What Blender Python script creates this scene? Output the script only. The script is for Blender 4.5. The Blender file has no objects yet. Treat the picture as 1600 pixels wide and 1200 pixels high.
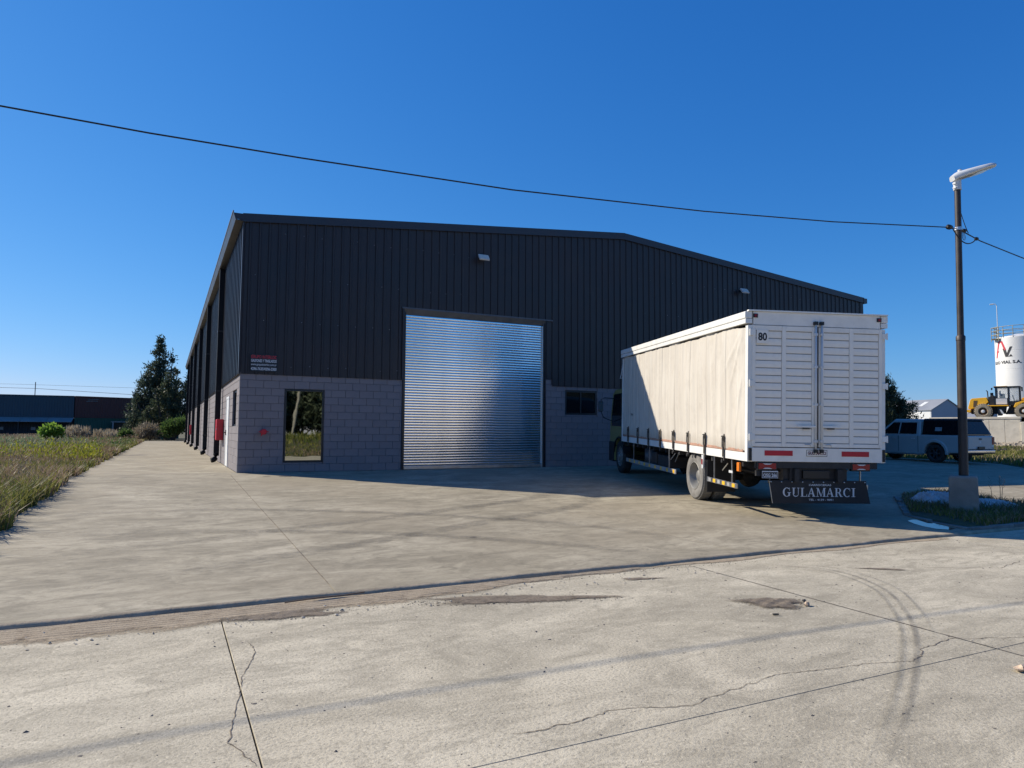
import bpy, math, random
import numpy as np
from mathutils import Matrix, Vector
R_ = math.radians
random.seed(7)
rng = np.random.default_rng(11)
scene = bpy.context.scene
COL = scene.collection

# ---------------------------------------------------------------- camera, sky, sun, exposure
cd = bpy.data.cameras.new('camera')
cam = bpy.data.objects.new('camera', cd)
COL.objects.link(cam)
scene.camera = cam
cd.sensor_width = 36.0
cd.lens = 24.4
cd.clip_start = 0.05
cd.clip_end = 3000
YAW, PITCH, ROLL = 0.461, 0.069, 0.0064
_f = Vector((math.sin(YAW)*math.cos(PITCH), math.cos(YAW)*math.cos(PITCH), math.sin(PITCH)))
_r = Vector((math.cos(YAW), -math.sin(YAW), 0)); _u = _r.cross(_f)
_r2 = _r*math.cos(ROLL)+_u*math.sin(ROLL); _u2 = -_r*math.sin(ROLL)+_u*math.cos(ROLL)
CM = Matrix((_r2, _u2, -_f)).transposed().to_4x4()
CM.translation = Vector((-1.725, -19.898, 1.135))
cam.matrix_world = CM

SUN_AZ = math.atan2(-0.676, 0.737)       # from +Y towards +X
SUN_EL = R_(36)
world = bpy.data.worlds.new('World')
scene.world = world
world.use_nodes = True
nt = world.node_tree
for n in list(nt.nodes): nt.nodes.remove(n)
sky = nt.nodes.new('ShaderNodeTexSky')
sky.sky_type = 'NISHITA'
sky.sun_disc = False
sky.sun_elevation = SUN_EL
sky.sun_rotation = SUN_AZ
sky.altitude = 300
sky.air_density = 1.0
sky.dust_density = 0.15
sky.ozone_density = 4.0
# the camera's rendering of a clear blue sky: one tone curve per channel, the same in every direction
sep = nt.nodes.new('ShaderNodeSeparateColor'); cmb = nt.nodes.new('ShaderNodeCombineColor')
nt.links.new(sky.outputs[0], sep.inputs[0])
for k, (p_, g__) in enumerate(((1.5, .155), (.90, .57), (.62, 1.46))):
    m1 = nt.nodes.new('ShaderNodeMath'); m1.operation = 'POWER'; m1.inputs[1].default_value = p_
    m2 = nt.nodes.new('ShaderNodeMath'); m2.operation = 'MULTIPLY'; m2.inputs[1].default_value = g__
    nt.links.new(sep.outputs[k], m1.inputs[0]); nt.links.new(m1.outputs[0], m2.inputs[0]); nt.links.new(m2.outputs[0], cmb.inputs[k])
bg = nt.nodes.new('ShaderNodeBackground')
bg.inputs['Strength'].default_value = 0.14
wo = nt.nodes.new('ShaderNodeOutputWorld')
nt.links.new(cmb.outputs[0], bg.inputs[0])
nt.links.new(bg.outputs[0], wo.inputs[0])

sl = bpy.data.lights.new('sun', 'SUN')
sl.energy = 5.0
sl.angle = R_(0.53)
sl.color = (1.0, 0.915, 0.77)
sun = bpy.data.objects.new('sun', sl)
COL.objects.link(sun)
sd = Vector((math.sin(SUN_AZ)*math.cos(SUN_EL), math.cos(SUN_AZ)*math.cos(SUN_EL), math.sin(SUN_EL)))
sun.rotation_euler = sd.to_track_quat('Z', 'Y').to_euler()
sun.location = (-40, 40, 50)

scene.view_settings.view_transform = 'Standard'
scene.view_settings.look = 'None'
scene.view_settings.gamma = 1
scene.view_settings.use_curve_mapping = False
scene.view_settings.exposure = 0.3
scene.render.engine = 'CYCLES'

# ---------------------------------------------------------------- helpers
def tag(o, label=None, cat=None, group=None, kind=None):
    if label: o['label'] = label
    if cat: o['category'] = cat
    if group: o['group'] = group
    if kind: o['kind'] = kind
    return o

def empty(name, loc=(0, 0, 0), label=None, cat=None, group=None, mat=None):
    o = bpy.data.objects.new(name, None)
    COL.objects.link(o)
    o.empty_display_size = 0.2
    if mat is not None: o.matrix_world = mat
    else: o.location = loc
    tag(o, label, cat, group)
    return o

class MB:
    def __init__(s): s.v = []; s.f = []
    def add(s, vs, fs):
        n = len(s.v); s.v += [tuple(map(float, v)) for v in vs]; s.f += [tuple(i+n for i in f) for f in fs]; return s
    def box(s, x0, y0, z0, x1, y1, z1):
        x0, x1 = min(x0, x1), max(x0, x1); y0, y1 = min(y0, y1), max(y0, y1); z0, z1 = min(z0, z1), max(z0, z1)
        return s.add([(x0,y0,z0),(x1,y0,z0),(x1,y1,z0),(x0,y1,z0),(x0,y0,z1),(x1,y0,z1),(x1,y1,z1),(x0,y1,z1)],
                     [(0,3,2,1),(4,5,6,7),(0,1,5,4),(1,2,6,5),(2,3,7,6),(3,0,4,7)])
    def prism(s, poly, axis, lo, hi):
        # poly: 2D points in the two remaining axes (in x,y,z order)
        n = len(poly)
        def mk(p, t):
            a = [p[0], p[1]]; a.insert(axis, t); return tuple(a)
        vs = [mk(p, lo) for p in poly]+[mk(p, hi) for p in poly]
        fs = [tuple(range(n))[::-1], tuple(range(n, 2*n))]+[(i, (i+1) % n, n+(i+1) % n, n+i) for i in range(n)]
        return s.add(vs, fs)
    def tube(s, pts, r, n=8, cap=True, r2=None):
        pts = [Vector(p) for p in pts]; rings = []
        for i, p in enumerate(pts):
            d = (pts[min(i+1, len(pts)-1)]-pts[max(i-1, 0)]).normalized()
            a = d.cross(Vector((0, 0, 1)) if abs(d.z) < .9 else Vector((1, 0, 0))).normalized(); b = d.cross(a)
            rr = r if r2 is None else r+(r2-r)*i/(len(pts)-1)
            if isinstance(r, (list, tuple)): rr = r[i]
            rings.append([p+a*math.cos(t)*rr+b*math.sin(t)*rr for t in [2*math.pi*k/n for k in range(n)]])
        vs = [v for ring in rings for v in ring]
        fs = [(i*n+k, i*n+(k+1) % n, (i+1)*n+(k+1) % n, (i+1)*n+k) for i in range(len(pts)-1) for k in range(n)]
        if cap: fs += [tuple(range(n))[::-1], tuple(range((len(pts)-1)*n, len(pts)*n))]
        return s.add(vs, fs)
    def lathe(s, prof, c=(0, 0, 0), axis=2, n=24, a0=0, a1=2*math.pi):
        # prof: list of (radius, height along axis)
        full = abs(a1-a0-2*math.pi) < 1e-6; m = n if full else n+1; vs = []
        for (r, h) in prof:
            for k in range(m):
                t = a0+(a1-a0)*k/n; p = [r*math.cos(t), r*math.sin(t)]; p.insert(axis, h)
                vs.append((p[0]+c[0], p[1]+c[1], p[2]+c[2]))
        fs = []
        for i in range(len(prof)-1):
            for k in range(n):
                k2 = (k+1) % m if full else k+1
                fs.append((i*m+k, i*m+k2, (i+1)*m+k2, (i+1)*m+k))
        return s.add(vs, fs)
    def quad(s, a, b, c, d): return s.add([a, b, c, d], [(0, 1, 2, 3)])
    def grid(s, fn, nu, nv):
        vs = [fn(i/nu, j/nv) for j in range(nv+1) for i in range(nu+1)]
        fs = [(j*(nu+1)+i, j*(nu+1)+i+1, (j+1)*(nu+1)+i+1, (j+1)*(nu+1)+i) for j in range(nv) for i in range(nu)]
        return s.add(vs, fs)
    def mesh(s, name, m, smooth=False):
        me = bpy.data.meshes.new(name); me.from_pydata(s.v, [], s.f)
        for mm in (m if isinstance(m, (list, tuple)) else [m]): me.materials.append(mm)
        if smooth: me.polygons.foreach_set('use_smooth', [True]*len(me.polygons))
        me.update(); return me
    def build(s, name, m, parent=None, smooth=False, bevel=0, loc=None, auto=None):
        me = s.mesh(name, m, smooth)
        o = bpy.data.objects.new(name, me); COL.objects.link(o)
        if parent is not None: o.parent = parent
        if loc is not None: o.location = loc
        if auto is not None: shade_auto(me, auto)
        if bevel:
            b = o.modifiers.new('bevel', 'BEVEL'); b.width = bevel; b.segments = 2; b.limit_method = 'ANGLE'; b.angle_limit = R_(40)
        return o

def shade_auto(me, ang):
    import bmesh
    bm = bmesh.new(); bm.from_mesh(me); bmesh.ops.recalc_face_normals(bm, faces=bm.faces)
    for f in bm.faces: f.smooth = True
    for e in bm.edges:
        if len(e.link_faces) == 2 and e.calc_face_angle(0) > R_(ang): e.smooth = False
    bm.to_mesh(me); bm.free()

def inst(name, me, parent=None, mat=None, loc=None):
    o = bpy.data.objects.new(name, me); COL.objects.link(o)
    if parent is not None: o.parent = parent
    if mat is not None: o.matrix_local = mat
    elif loc is not None: o.location = loc
    return o

def np_mesh(name, verts, m, nper=3, colors=None, matidx=None, smooth=False):
    """verts (N,nper,3): a soup of triangles / quads"""
    N = verts.shape[0]; me = bpy.data.meshes.new(name)
    me.vertices.add(N*nper); me.vertices.foreach_set('co', verts.reshape(-1).astype(np.float32))
    me.loops.add(N*nper); me.loops.foreach_set('vertex_index', np.arange(N*nper, dtype=np.int32))
    me.polygons.add(N); me.polygons.foreach_set('loop_start', np.arange(0, N*nper, nper, dtype=np.int32))
    me.polygons.foreach_set('loop_total', np.full(N, nper, dtype=np.int32))
    if colors is not None:
        at = me.attributes.new('tone', 'FLOAT', 'POINT')
        at.data.foreach_set('value', np.repeat(colors, nper).astype(np.float32))
    if matidx is not None: me.polygons.foreach_set('material_index', matidx.astype(np.int32))
    for mm in (m if isinstance(m, (list, tuple)) else [m]): me.materials.append(mm)
    me.update(calc_edges=True); me.validate(); return me

# ---------------------------------------------------------------- materials
MATS = {}
def nodes(name):
    m = bpy.data.materials.new(name); m.use_nodes = True; t = m.node_tree
    return m, t, t.nodes['Principled BSDF']
def N(t, kind, **kw):
    n = t.nodes.new(kind)
    for k, v in kw.items():
        if k in n.inputs: n.inputs[k].default_value = v
        else: setattr(n, k, v)
    return n
def ramp(t, src, stops):
    if stops[-1][0] > 1:      # stretch ranges that run past 1
        k = stops[-1][0]; mm = t.nodes.new('ShaderNodeMath'); mm.operation = 'MULTIPLY'; mm.inputs[1].default_value = 1/k; t.links.new(src, mm.inputs[0]); src = mm.outputs[0]; stops = [(p/k, c) for p, c in stops]
    r = t.nodes.new('ShaderNodeValToRGB'); e = r.color_ramp.elements
    while len(e) < len(stops): e.new(0.5)
    for i, (p, c) in enumerate(stops):
        e[i].position = p; e[i].color = (*c, 1) if len(c) == 3 else c
    t.links.new(src, r.inputs[0]); return r.outputs[0]
def coords(t, scale=(1, 1, 1), kind='Object'):
    c = t.nodes.new('ShaderNodeTexCoord'); mp = t.nodes.new('ShaderNodeMapping'); mp.inputs['Scale'].default_value = scale
    t.links.new(c.outputs[kind], mp.inputs[0]); return mp.outputs[0]
def noise(t, co, scale, detail=4, rough=.55, dist=0):
    n = N(t, 'ShaderNodeTexNoise', Scale=scale, Detail=detail, Roughness=rough, Distortion=dist); t.links.new(co, n.inputs['Vector']); return n.outputs['Fac']
def mix(t, fac, a, b, mode='MIX'):
    n = t.nodes.new('ShaderNodeMix'); n.data_type = 'RGBA'; n.blend_type = mode
    for s, v in ((0, fac), (6, a), (7, b)):
        if hasattr(v, 'is_linked') or isinstance(v, bpy.types.NodeSocket): t.links.new(v, n.inputs[s])
        else: n.inputs[s].default_value = v if s == 0 else ((*v, 1) if len(v) == 3 else v)
    return n.outputs[2]
def bump(t, b, h, strength=.3, dist=.01, prev=None):
    n = N(t, 'ShaderNodeBump', Strength=strength, Distance=dist); t.links.new(h, n.inputs['Height'])
    if prev is not None: t.links.new(prev, n.inputs['Normal'])
    t.links.new(n.outputs[0], b.inputs['Normal']); return n.outputs[0]
def pm(name, col, rough=.5, metal=0, var=.15, scale=3, bs=0, bscale=60, emit=None, spec=None, obj_var=0, dirt=None, dirt_amt=.0, coat=0):
    if name in MATS: return MATS[name]
    m, t, b = nodes(name); co = coords(t)
    n1 = noise(t, co, scale, 5)
    d = tuple(max(0, c*(1-var)) for c in col); l = tuple(min(1, c*(1+var)) for c in col)
    out = ramp(t, n1, [(.3, d), (.7, l)])
    if dirt is not None:
        n2 = noise(t, co, scale*.6+.7, 7, .7, .3)
        f = ramp(t, n2, [(.5, (0, 0, 0)), (.75, (dirt_amt,)*3)])
        out = mix(t, f, out, dirt)
    if obj_var:
        oi = t.nodes.new('ShaderNodeObjectInfo')
        f = ramp(t, oi.outputs['Random'], [(0, (1-obj_var,)*3), (1, (1+obj_var,)*3)])
        out = mix(t, 1.0, out, f, 'MULTIPLY')
    t.links.new(out, b.inputs['Base Color'])
    b.inputs['Roughness'].default_value = rough; b.inputs['Metallic'].default_value = metal
    rr = ramp(t, n1, [(.3, (max(0, rough-.06),)*3), (.7, (min(1, rough+.08),)*3)]); t.links.new(rr, b.inputs['Roughness'])
    if spec is not None: b.inputs['Specular IOR Level'].default_value = spec
    if coat: b.inputs['Coat Weight'].default_value = coat; b.inputs['Coat Roughness'].default_value = .08
    if bs:
        bump(t, b, noise(t, co, bscale, 4), bs, .01)
    MATS[name] = m; return m

M_clad = pm('cladding paint', (.031, .026, .028), .38, spec=.38, var=.12, scale=.8, bs=.05, bscale=1.5, dirt=(.05, .05, .05), dirt_amt=.25)
M_trim = pm('trim paint', (.030, .032, .042), .42, var=.1, scale=2)
M_block = pm('painted block', (.225, .200, .205), .78, var=.08, scale=2.5, bs=.35, bscale=90, obj_var=.04, dirt=(.15, .145, .155), dirt_amt=.35)
M_black = pm('black metal', (.015, .016, .018), .4, var=.2)
M_rubber = pm('rubber', (.028, .027, .026), .85, var=.3, scale=8, bs=.2, dirt=(.10, .09, .08), dirt_amt=.5)
M_white = pm('white enamel', (.78, .77, .73), .42, var=.04, scale=4, dirt=(.45, .40, .33), dirt_amt=.25)
M_whiterear = pm('box white paint', (.86, .81, .73), .45, var=.05, scale=3, bs=.04, bscale=10, dirt=(.55, .51, .45), dirt_amt=.4)
M_red = pm('red paint', (.50, .012, .03), .4, var=.1)
M_steel = pm('galvanised steel', (.55, .56, .57), .38, 1, var=.12, scale=6)
M_dkframe = pm('chassis black', (.020, .020, .022), .6, var=.3, scale=6, dirt=(.06, .055, .05), dirt_amt=.5)
M_doorw = pm('door white paint', (.82, .82, .80), .4, var=.03)
M_concrete = pm('plain concrete', (.27, .255, .225), .9, var=.22, scale=3, bs=.5, bscale=30, dirt=(.14, .13, .11), dirt_amt=.6)
M_orange = pm('orange lens', (.85, .22, .02), .25, var=.1)
M_redlens = pm('red lens', (.30, .012, .02), .22, var=.15)
M_yellow = pm('yellow reflective tape', (.85, .48, .03), .4, var=.08)
M_greytape = pm('worn tape', (.32, .32, .32), .5, var=.2)
M_lampgrey = pm('lamp housing grey', (.62, .63, .63), .4, var=.05)
M_lens = pm('pale lens', (.62, .60, .50), .2, var=.1, scale=20)
M_wood = pm('pinkish wood', (.42, .24, .17), .8, var=.25, scale=12, bs=.2)
M_textw = pm('white lettering', (.60, .62, .64), .6, var=.1, scale=30)
M_textr = pm('red lettering', (.55, .03, .05), .6, var=.15, scale=30)
M_textd = pm('dark lettering', (.02, .02, .025), .6, var=.1)
M_cable = pm('cable black', (.012, .012, .012), .6, var=.1)
M_mudflap = pm('mudflap rubber', (.018, .019, .021), .7, var=.25, scale=5, dirt=(.05, .048, .045), dirt_amt=.5)

def slat_mat():
    m, t, b = nodes('bright rolled steel'); co = coords(t, (1, 1, 1))
    n1 = noise(t, coords(t, (1, 1, 12)), 2.0, 5)
    t.links.new(ramp(t, n1, [(.3, (.62, .64, .66)), (.7, (.80, .81, .82))]), b.inputs['Base Color'])
    b.inputs['Metallic'].default_value = 1
    t.links.new(ramp(t, n1, [(.2, (.10,)*3), (.8, (.15,)*3)]), b.inputs['Roughness'])
    return m
M_slat = slat_mat()
def mirror_glass(name, col, r=.01, wav=.0):
    m, t, b = nodes(name); b.inputs['Base Color'].default_value = (*col, 1); b.inputs['Metallic'].default_value = 1; b.inputs['Roughness'].default_value = r
    if wav: bump(t, b, noise(t, coords(t), 1.3, 2), wav, .02)
    return m
M_mirrorglass = mirror_glass('solar glass', (.42, .42, .36), .015, .04)
def dark_glass(name, col=(.010, .012, .014)):
    m, t, b = nodes(name); b.inputs['Base Color'].default_value = (*col, 1); b.inputs['Roughness'].default_value = .04; b.inputs['Specular IOR Level'].default_value = .6
    bump(t, b, noise(t, coords(t), 1.5, 2), .03, .02)
    return m
M_glass = dark_glass('dark glass')

def wear_concrete(name, a, b_, streak, fine, speck, bumps, brown=None):
    m, t, b = nodes(name)
    g = t.nodes.new('ShaderNodeNewGeometry'); pos = g.outputs['Position']
    n1 = noise(t, pos, .55, 6, .6, .4)
    out = ramp(t, n1, [(.3, a), (.7, b_)])
    mp = t.nodes.new('ShaderNodeMapping'); mp.inputs['Scale'].default_value = streak; mp.inputs['Rotation'].default_value = (0, 0, R_(-14)); t.links.new(pos, mp.inputs[0])
    n2 = noise(t, mp.outputs[0], 1.0, 7, .68, .9)
    out = mix(t, ramp(t, n2, [(.42, (0, 0, 0)), (.50, (.25,)*3), (.70, (.80,)*3)]), out, tuple(c*.55 for c in a))
    n6 = noise(t, mp.outputs[0], 3.6, 6, .7, 1.2)
    out = mix(t, ramp(t, n6, [(.46, (0, 0, 0)), (.66, (.55,)*3)]), out, tuple(c*.5 for c in a))
    n3 = noise(t, pos, fine, 3, .7)
    out = mix(t, ramp(t, n3, [(.35, (speck,)*3), (.5, (0, 0, 0))]), out, tuple(c*.45 for c in a))
    n4 = noise(t, pos, fine*.7, 3, .7)
    out = mix(t, ramp(t, n4, [(.58, (0, 0, 0)), (.7, (speck*.7,)*3)]), out, tuple(min(1, c*1.35) for c in b_))
    if brown is not None:
        n5 = noise(t, pos, .23, 4, .6, .5)
        out = mix(t, ramp(t, n5, [(.45, (0, 0, 0)), (.7, (.7,)*3)]), out, brown)
    t.links.new(out, b.inputs['Base Color']); b.inputs['Roughness'].default_value = .85
    b.inputs['Specular IOR Level'].default_value = .3
    p = bump(t, b, n3, bumps, .006)
    bump(t, b, n2, .15, .006, p)
    return m, t, b, out, pos
M_yard, *_ = wear_concrete('yard concrete', (.31, .268, .19), (.475, .418, .31), (.95, 1.7, 1), 30, .16, .22, (.285, .24, .168))
M_road, *_ = wear_concrete('road concrete', (.50, .44, .325), (.60, .535, .405), (.5, 1.0, 1), 50, .60, 1.0)

# ---------------------------------------------------------------- ground, yard and road
def gz(y): return 0.0 if y >= 0 else (0.032*y if y > -13.05 else -0.46+0.008*(y+13.05))
def sstep(a, b, x):
    t = max(0, min(1, (x-a)/(b-a))); return t*t*(3-2*t)
def yard_right(y):
    return 29.9 if y > -2.7 else (29.9+(y+2.7)*.95 if y > -5.5 else 27.24+(y+5.5)*.2)
def hterr(x, y):
    z = gz(y)
    paved = (-28 < y < -13.05) or (-13.06 <= y < 62 and -3.75 < x < yard_right(y))
    if paved: return z-.09
    z += .01
    if y < -28: z += 1.1*sstep(-28, -50, y) if x < 60 else 0
    if x < -3.75 and y > -13: z += .05*sstep(-3.8, -5, x)
    return z
xs = sorted(set([-900, -450, -220, -120, -80, -60]+[round(-45+1.0*i, 2) for i in range(0, 41)]+[-4.2, -3.95, -3.76, -3.74, -3]+[i*2.5 for i in range(0, 11)]+[26, 27, 28, 29, 29.5, 29.88, 29.92, 30.5, 31.5, 33, 35, 38, 42, 48, 55, 65, 80, 100, 140, 220, 450, 900]))
ys = sorted(set([-900, -450, -220, -120, -90, -70, -60, -50, -45, -40, -36, -33, -30, -28.01, -27.99, -24, -20, -16, -13.06, -13.04, -12]+[float(i) for i in range(-11, 20)]+[20+2*i for i in range(0, 21)]+[61.9, 62.1, 66, 70, 80, 95, 120, 160, 240, 450, 900]))
v = []; f = []
nxs = len(xs)
for y in ys:
    for x in xs: v.append((x, y, hterr(x, y)+((random.random()-.5)*.03 if abs(x) < 50 and hterr(x, y) > gz(y) else 0)))
for j in range(len(ys)-1):
    for i in range(nxs-1): f.append((j*nxs+i, j*nxs+i+1, (j+1)*nxs+i+1, (j+1)*nxs+i))
def earth_mat():
    m, t, b = nodes('earth and turf'); g = t.nodes.new('ShaderNodeNewGeometry'); pos = g.outputs['Position']
    n1 = noise(t, pos, .35, 6, .65, .3); n2 = noise(t, pos, 6, 5, .7)
    out = ramp(t, n1, [(.25, (.050, .062, .016)), (.5, (.095, .085, .032)), (.75, (.130, .098, .060))])
    out = mix(t, ramp(t, n2, [(.3, (.6,)*3), (.6, (0, 0, 0))]), out, (.03, .028, .014))
    t.links.new(out, b.inputs['Base Color']); b.inputs['Roughness'].default_value = .95
    bump(t, b, n2, .8, .05); return m
M_earth = earth_mat()
mb = MB(); mb.add(v, f)
tag(mb.build('ground', M_earth), kind='structure')

def slab(x0, x1, y0, y1, ztop, mat, parent, th=.12, name='slab', poly=None):
    b = .003
    pts = poly or [(x0, y0), (x1, y0), (x1, y1), (x0, y1)]
    cx = sum(p[0] for p in pts)/len(pts); cy = sum(p[1] for p in pts)/len(pts)
    ins = []
    for (px, py) in pts:
        ins.append((px+(b if px < cx else -b), py+(b if py < cy else -b)))
    n = len(pts); m = MB()
    vs = [(px, py, ztop(py)) for px, py in ins]+[(px, py, ztop(py)-.006) for px, py in pts]+[(px, py, ztop(py)-th) for px, py in pts]
    fs = [tuple(range(n))]
    for k in range(2): fs += [(k*n+i, (k+1)*n+i, (k+1)*n+(i+1) % n, k*n+(i+1) % n) for i in range(n)]
    m.add(vs, fs)
    return m.build(name, mat, parent)
yard = empty('yard'); tag(yard, kind='structure')
g_ = .0025
yx = [-3.75, -.2, 5.05, 10.3, 15.55, 20.8, 26.05]
for i in range(6):
    slab(yx[i]+g_, yx[i+1]-g_, -13.03, -.0, gz, M_yard, yard)
slab(0, 0, 0, 0, gz, M_yard, yard, poly=[(26.056, -13.03), (25.75+.4, -13.0), (27.24, -5.5), (29.9, -2.7), (29.9, -.002), (26.056, -.002)])
# path along the left wall and the one beyond the right wall
for k in range(12):
    slab(-3.75, -.002, .0025+5.25*k, 5.25*(k+1)-.0025, gz, M_yard, yard)
for k in range(6):
    slab(25.02, 29.9, .0025+5.25*k, 5.25*(k+1)-.0025, gz, M_yard, yard)
# rounded, slightly ragged lip where the yard slab steps down to the road
def lip(u, vv):
    x = -14+44*u; a = vv*math.pi/2
    w = .012*math.sin(x*2.1)+.008*math.sin(x*5.3+1)+.005*math.sin(x*13)
    return (x, -13.03-.05*math.sin(a)-w*math.sin(a), gz(-13.03)-.0-.052*(1-math.cos(a)))
road = empty('road'); tag(road, kind='structure')
def zroad(y): return -0.46+0.008*(y+13.05)
rx = [-1.25+5.25*k for k in range(-9, 16)]
ry = [-27.9, -24.2, -20.4, -16.70, -13.085]
for i in range(len(rx)-1):
    for j in range(4):
        slab(rx[i]+.0045, rx[i+1]-.0045, ry[j]+g_, ry[j+1]-g_*(j < 3), zroad, M_road, road)
M_lip = pm('slab lip', (.36, .29, .20), .9, var=.3, scale=6, bs=.5, bscale=30)
mb = MB(); mb.grid(lip, 500, 4); o = mb.build('slab_edge', M_lip, yard, smooth=True)

# cracks: thin gaping lines filled with dirt, each a ragged ribbon just above the slab
M_crack = pm('crack dirt', (.15, .12, .09), .95, var=.4, scale=20)
def ribbon(pts, w, z, m, parent, name, jag=.02, sub=14, taper=True):
    P = []
    for a, b in zip(pts[:-1], pts[1:]):
        for k in range(sub):
            t = k/sub; P.append((a[0]+(b[0]-a[0])*t, a[1]+(b[1]-a[1])*t))
    P.append(pts[-1]); n = len(P); r = random.Random(len(pts)*7+int(w*1e4))
    ox = oy = 0; Q = []
    for p in P:
        ox = ox*.7+r.uniform(-jag, jag); oy = oy*.7+r.uniform(-jag, jag); Q.append((p[0]+ox, p[1]+oy))
    vs = []
    for i, p in enumerate(Q):
        a = Q[max(0, i-1)]; b = Q[min(n-1, i+1)]; dx, dy = b[0]-a[0], b[1]-a[1]; L = math.hypot(dx, dy) or 1
        ww = w*r.uniform(.4, 1.3)*(min(1, i/4, (n-1-i)/4) if taper else 1)
        vs += [(p[0]-dy/L*ww/2, p[1]+dx/L*ww/2, z(p[1])+.003), (p[0]+dy/L*ww/2, p[1]-dx/L*ww/2, z(p[1])+.003)]
    m_ = MB(); m_.add(vs, [(2*i, 2*i+1, 2*i+3, 2*i+2) for i in range(n-1)])
    return m_.build(name, m, parent)
ribbon([(-1.10, -14.2), (-1.08, -14.46), (-1.23, -14.96), (-1.30, -15.5), (-1.38, -15.92), (-1.27, -16.25)], .006, zroad, M_crack, road, 'crack', .008)
ribbon([(-.02, -16.45), (.35, -16.47), (.68, -16.42), (1.14, -16.56), (1.55, -16.47), (2.04, -16.41), (2.5, -16.48), (2.87, -16.52), (3.13, -16.63), (3.45, -16.47), (3.96, -16.4), (4.48, -16.6), (5.2, -16.5)], .0065, zroad, M_crack, road, 'crack', .012)
ribbon([(4.0, -13.2), (4.0, -16.7), (4.0, -20.2)], .014, zroad, M_crack, road, 'joint_fill', .001, 60)
ribbon([(-.2, -.3), (-.2, -6), (-.2, -12.95)], .010, gz, M_crack, yard, 'joint_fill', .001, 60)
ribbon([(-3.6, -14.4), (-3.2, -14.9), (-3.1, -15.6), (-2.8, -16.2)], .005, zroad, M_crack, road, 'crack', .008)
ribbon([(6.2, -14.3), (7.4, -14.9), (8.2, -14.7), (9.4, -15.4)], .007, zroad, M_crack, road, 'crack', .015)

# tyre rubber: broad, blotchy marks rubbed into the slabs
def stain_mat(name, col, amt, lo=.35, hi=.65, sc=5):
    m, t, b = nodes(name); g = t.nodes.new('ShaderNodeNewGeometry'); pos = g.outputs['Position']
    at = t.nodes.new('ShaderNodeAttribute'); at.attribute_name = 'edge'
    n1 = noise(t, pos, sc, 6, .7, .2); n2 = noise(t, pos, 60, 3, .7)
    mm = t.nodes.new('ShaderNodeMath'); mm.operation = 'MULTIPLY'; t.links.new(ramp(t, n1, [(lo, (.25,)*3), (hi, (1,)*3)]), mm.inputs[0]); t.links.new(at.outputs['Fac'], mm.inputs[1])
    m2 = t.nodes.new('ShaderNodeMath'); m2.operation = 'MULTIPLY'; t.links.new(mm.outputs[0], m2.inputs[0]); t.links.new(ramp(t, n2, [(.3, (.45*amt,)*3), (.6, (amt,)*3)]), m2.inputs[1])
    t.links.new(m2.outputs[0], b.inputs['Alpha']); b.inputs['Base Color'].default_value = (*col, 1); b.inputs['Roughness'].default_value = .9
    return m
M_tyremark = stain_mat('tyre rubber mark', (.12, .11, .10), .50)
M_tyremark2 = stain_mat('faint tyre mark', (.14, .128, .105), .46)
def mark(pts, w, z, m, parent, name='tyre_mark', lift=.004):
    # smooth path with a soft cross profile carried by an attribute
    P = []; K = len(pts)
    for i in range(K-1):
        p0 = pts[max(0, i-1)]; p1 = pts[i]; p2 = pts[i+1]; p3 = pts[min(K-1, i+2)]
        for k in range(10):
            t = k/10
            P.append(tuple(.5*((2*p1[c])+(-p0[c]+p2[c])*t+(2*p0[c]-5*p1[c]+4*p2[c]-p3[c])*t*t+(-p0[c]+3*p1[c]-3*p2[c]+p3[c])*t**3) for c in (0, 1)))
    P.append(pts[-1]); n = len(P); vs = []; ed = []; prof = [(-1, 0), (-.55, .8), (0, 1), (.55, .8), (1, 0)]
    for i, p in enumerate(P):
        a = P[max(0, i-1)]; b = P[min(n-1, i+1)]; dx, dy = b[0]-a[0], b[1]-a[1]; L = math.hypot(dx, dy) or 1
        e = min(1, i/12, (n-1-i)/12)
        for q, al in prof:
            x, y = p[0]-dy/L*w/2*q, p[1]+dx/L*w/2*q; vs.append((x, y, z(y)+lift)); ed.append(al*e)
    m_ = MB(); m_.add(vs, [(5*i+k, 5*i+k+1, 5*i+k+6, 5*i+k+5) for i in range(n-1) for k in range(4)])
    o = m_.build(name, m, parent); at = o.data.attributes.new('edge', 'FLOAT', 'POINT'); at.data.foreach_set('value', ed); return o
mark([(4.6, -13.4), (5.33, -14.08), (5.12, -14.89), (4.49, -15.61), (3.64, -16.3), (2.36, -17.1), (1.2, -17.7)], .055, zroad, M_tyremark, road, lift=.008)
mark([(4.75, -13.4), (5.22, -14.08), (5.0, -14.87), (4.38, -15.57), (3.54, -16.25), (2.28, -17.04), (1.2, -17.6)], .05, zroad, M_tyremark2, road, lift=.012)
mark([(5.0, -13.5), (5.45, -14.1), (5.26, -14.93), (4.6, -15.68), (3.75, -16.4)], .04, zroad, M_tyremark2, road, lift=.016)
mark([(6.5, -16.9), (5.2, -17.5), (4.2, -17.75), (3.1, -18.2)], .10, zroad, M_tyremark2, road, lift=.008)
mark([(-3, -12.2), (0, -11.0), (3, -9.6), (5.4, -8.4), (7.2, -6.5)], .42, gz, M_tyremark2, yard)
mark([(-3, -10.4), (0, -9.3), (3, -8.1), (5.4, -6.9), (7.4, -5)], .42, gz, M_tyremark2, yard)
mark([(-3.2, -6.8), (-.5, -7.1), (2, -8.4), (4.2, -10.4), (5.2, -12.6)], .34, gz, M_tyremark2, yard, lift=.008)
mark([(-3.2, -8.8), (-.6, -9.3), (1.4, -10.3), (3.2, -11.8), (3.9, -13)], .34, gz, M_tyremark2, yard, lift=.008)

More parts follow.
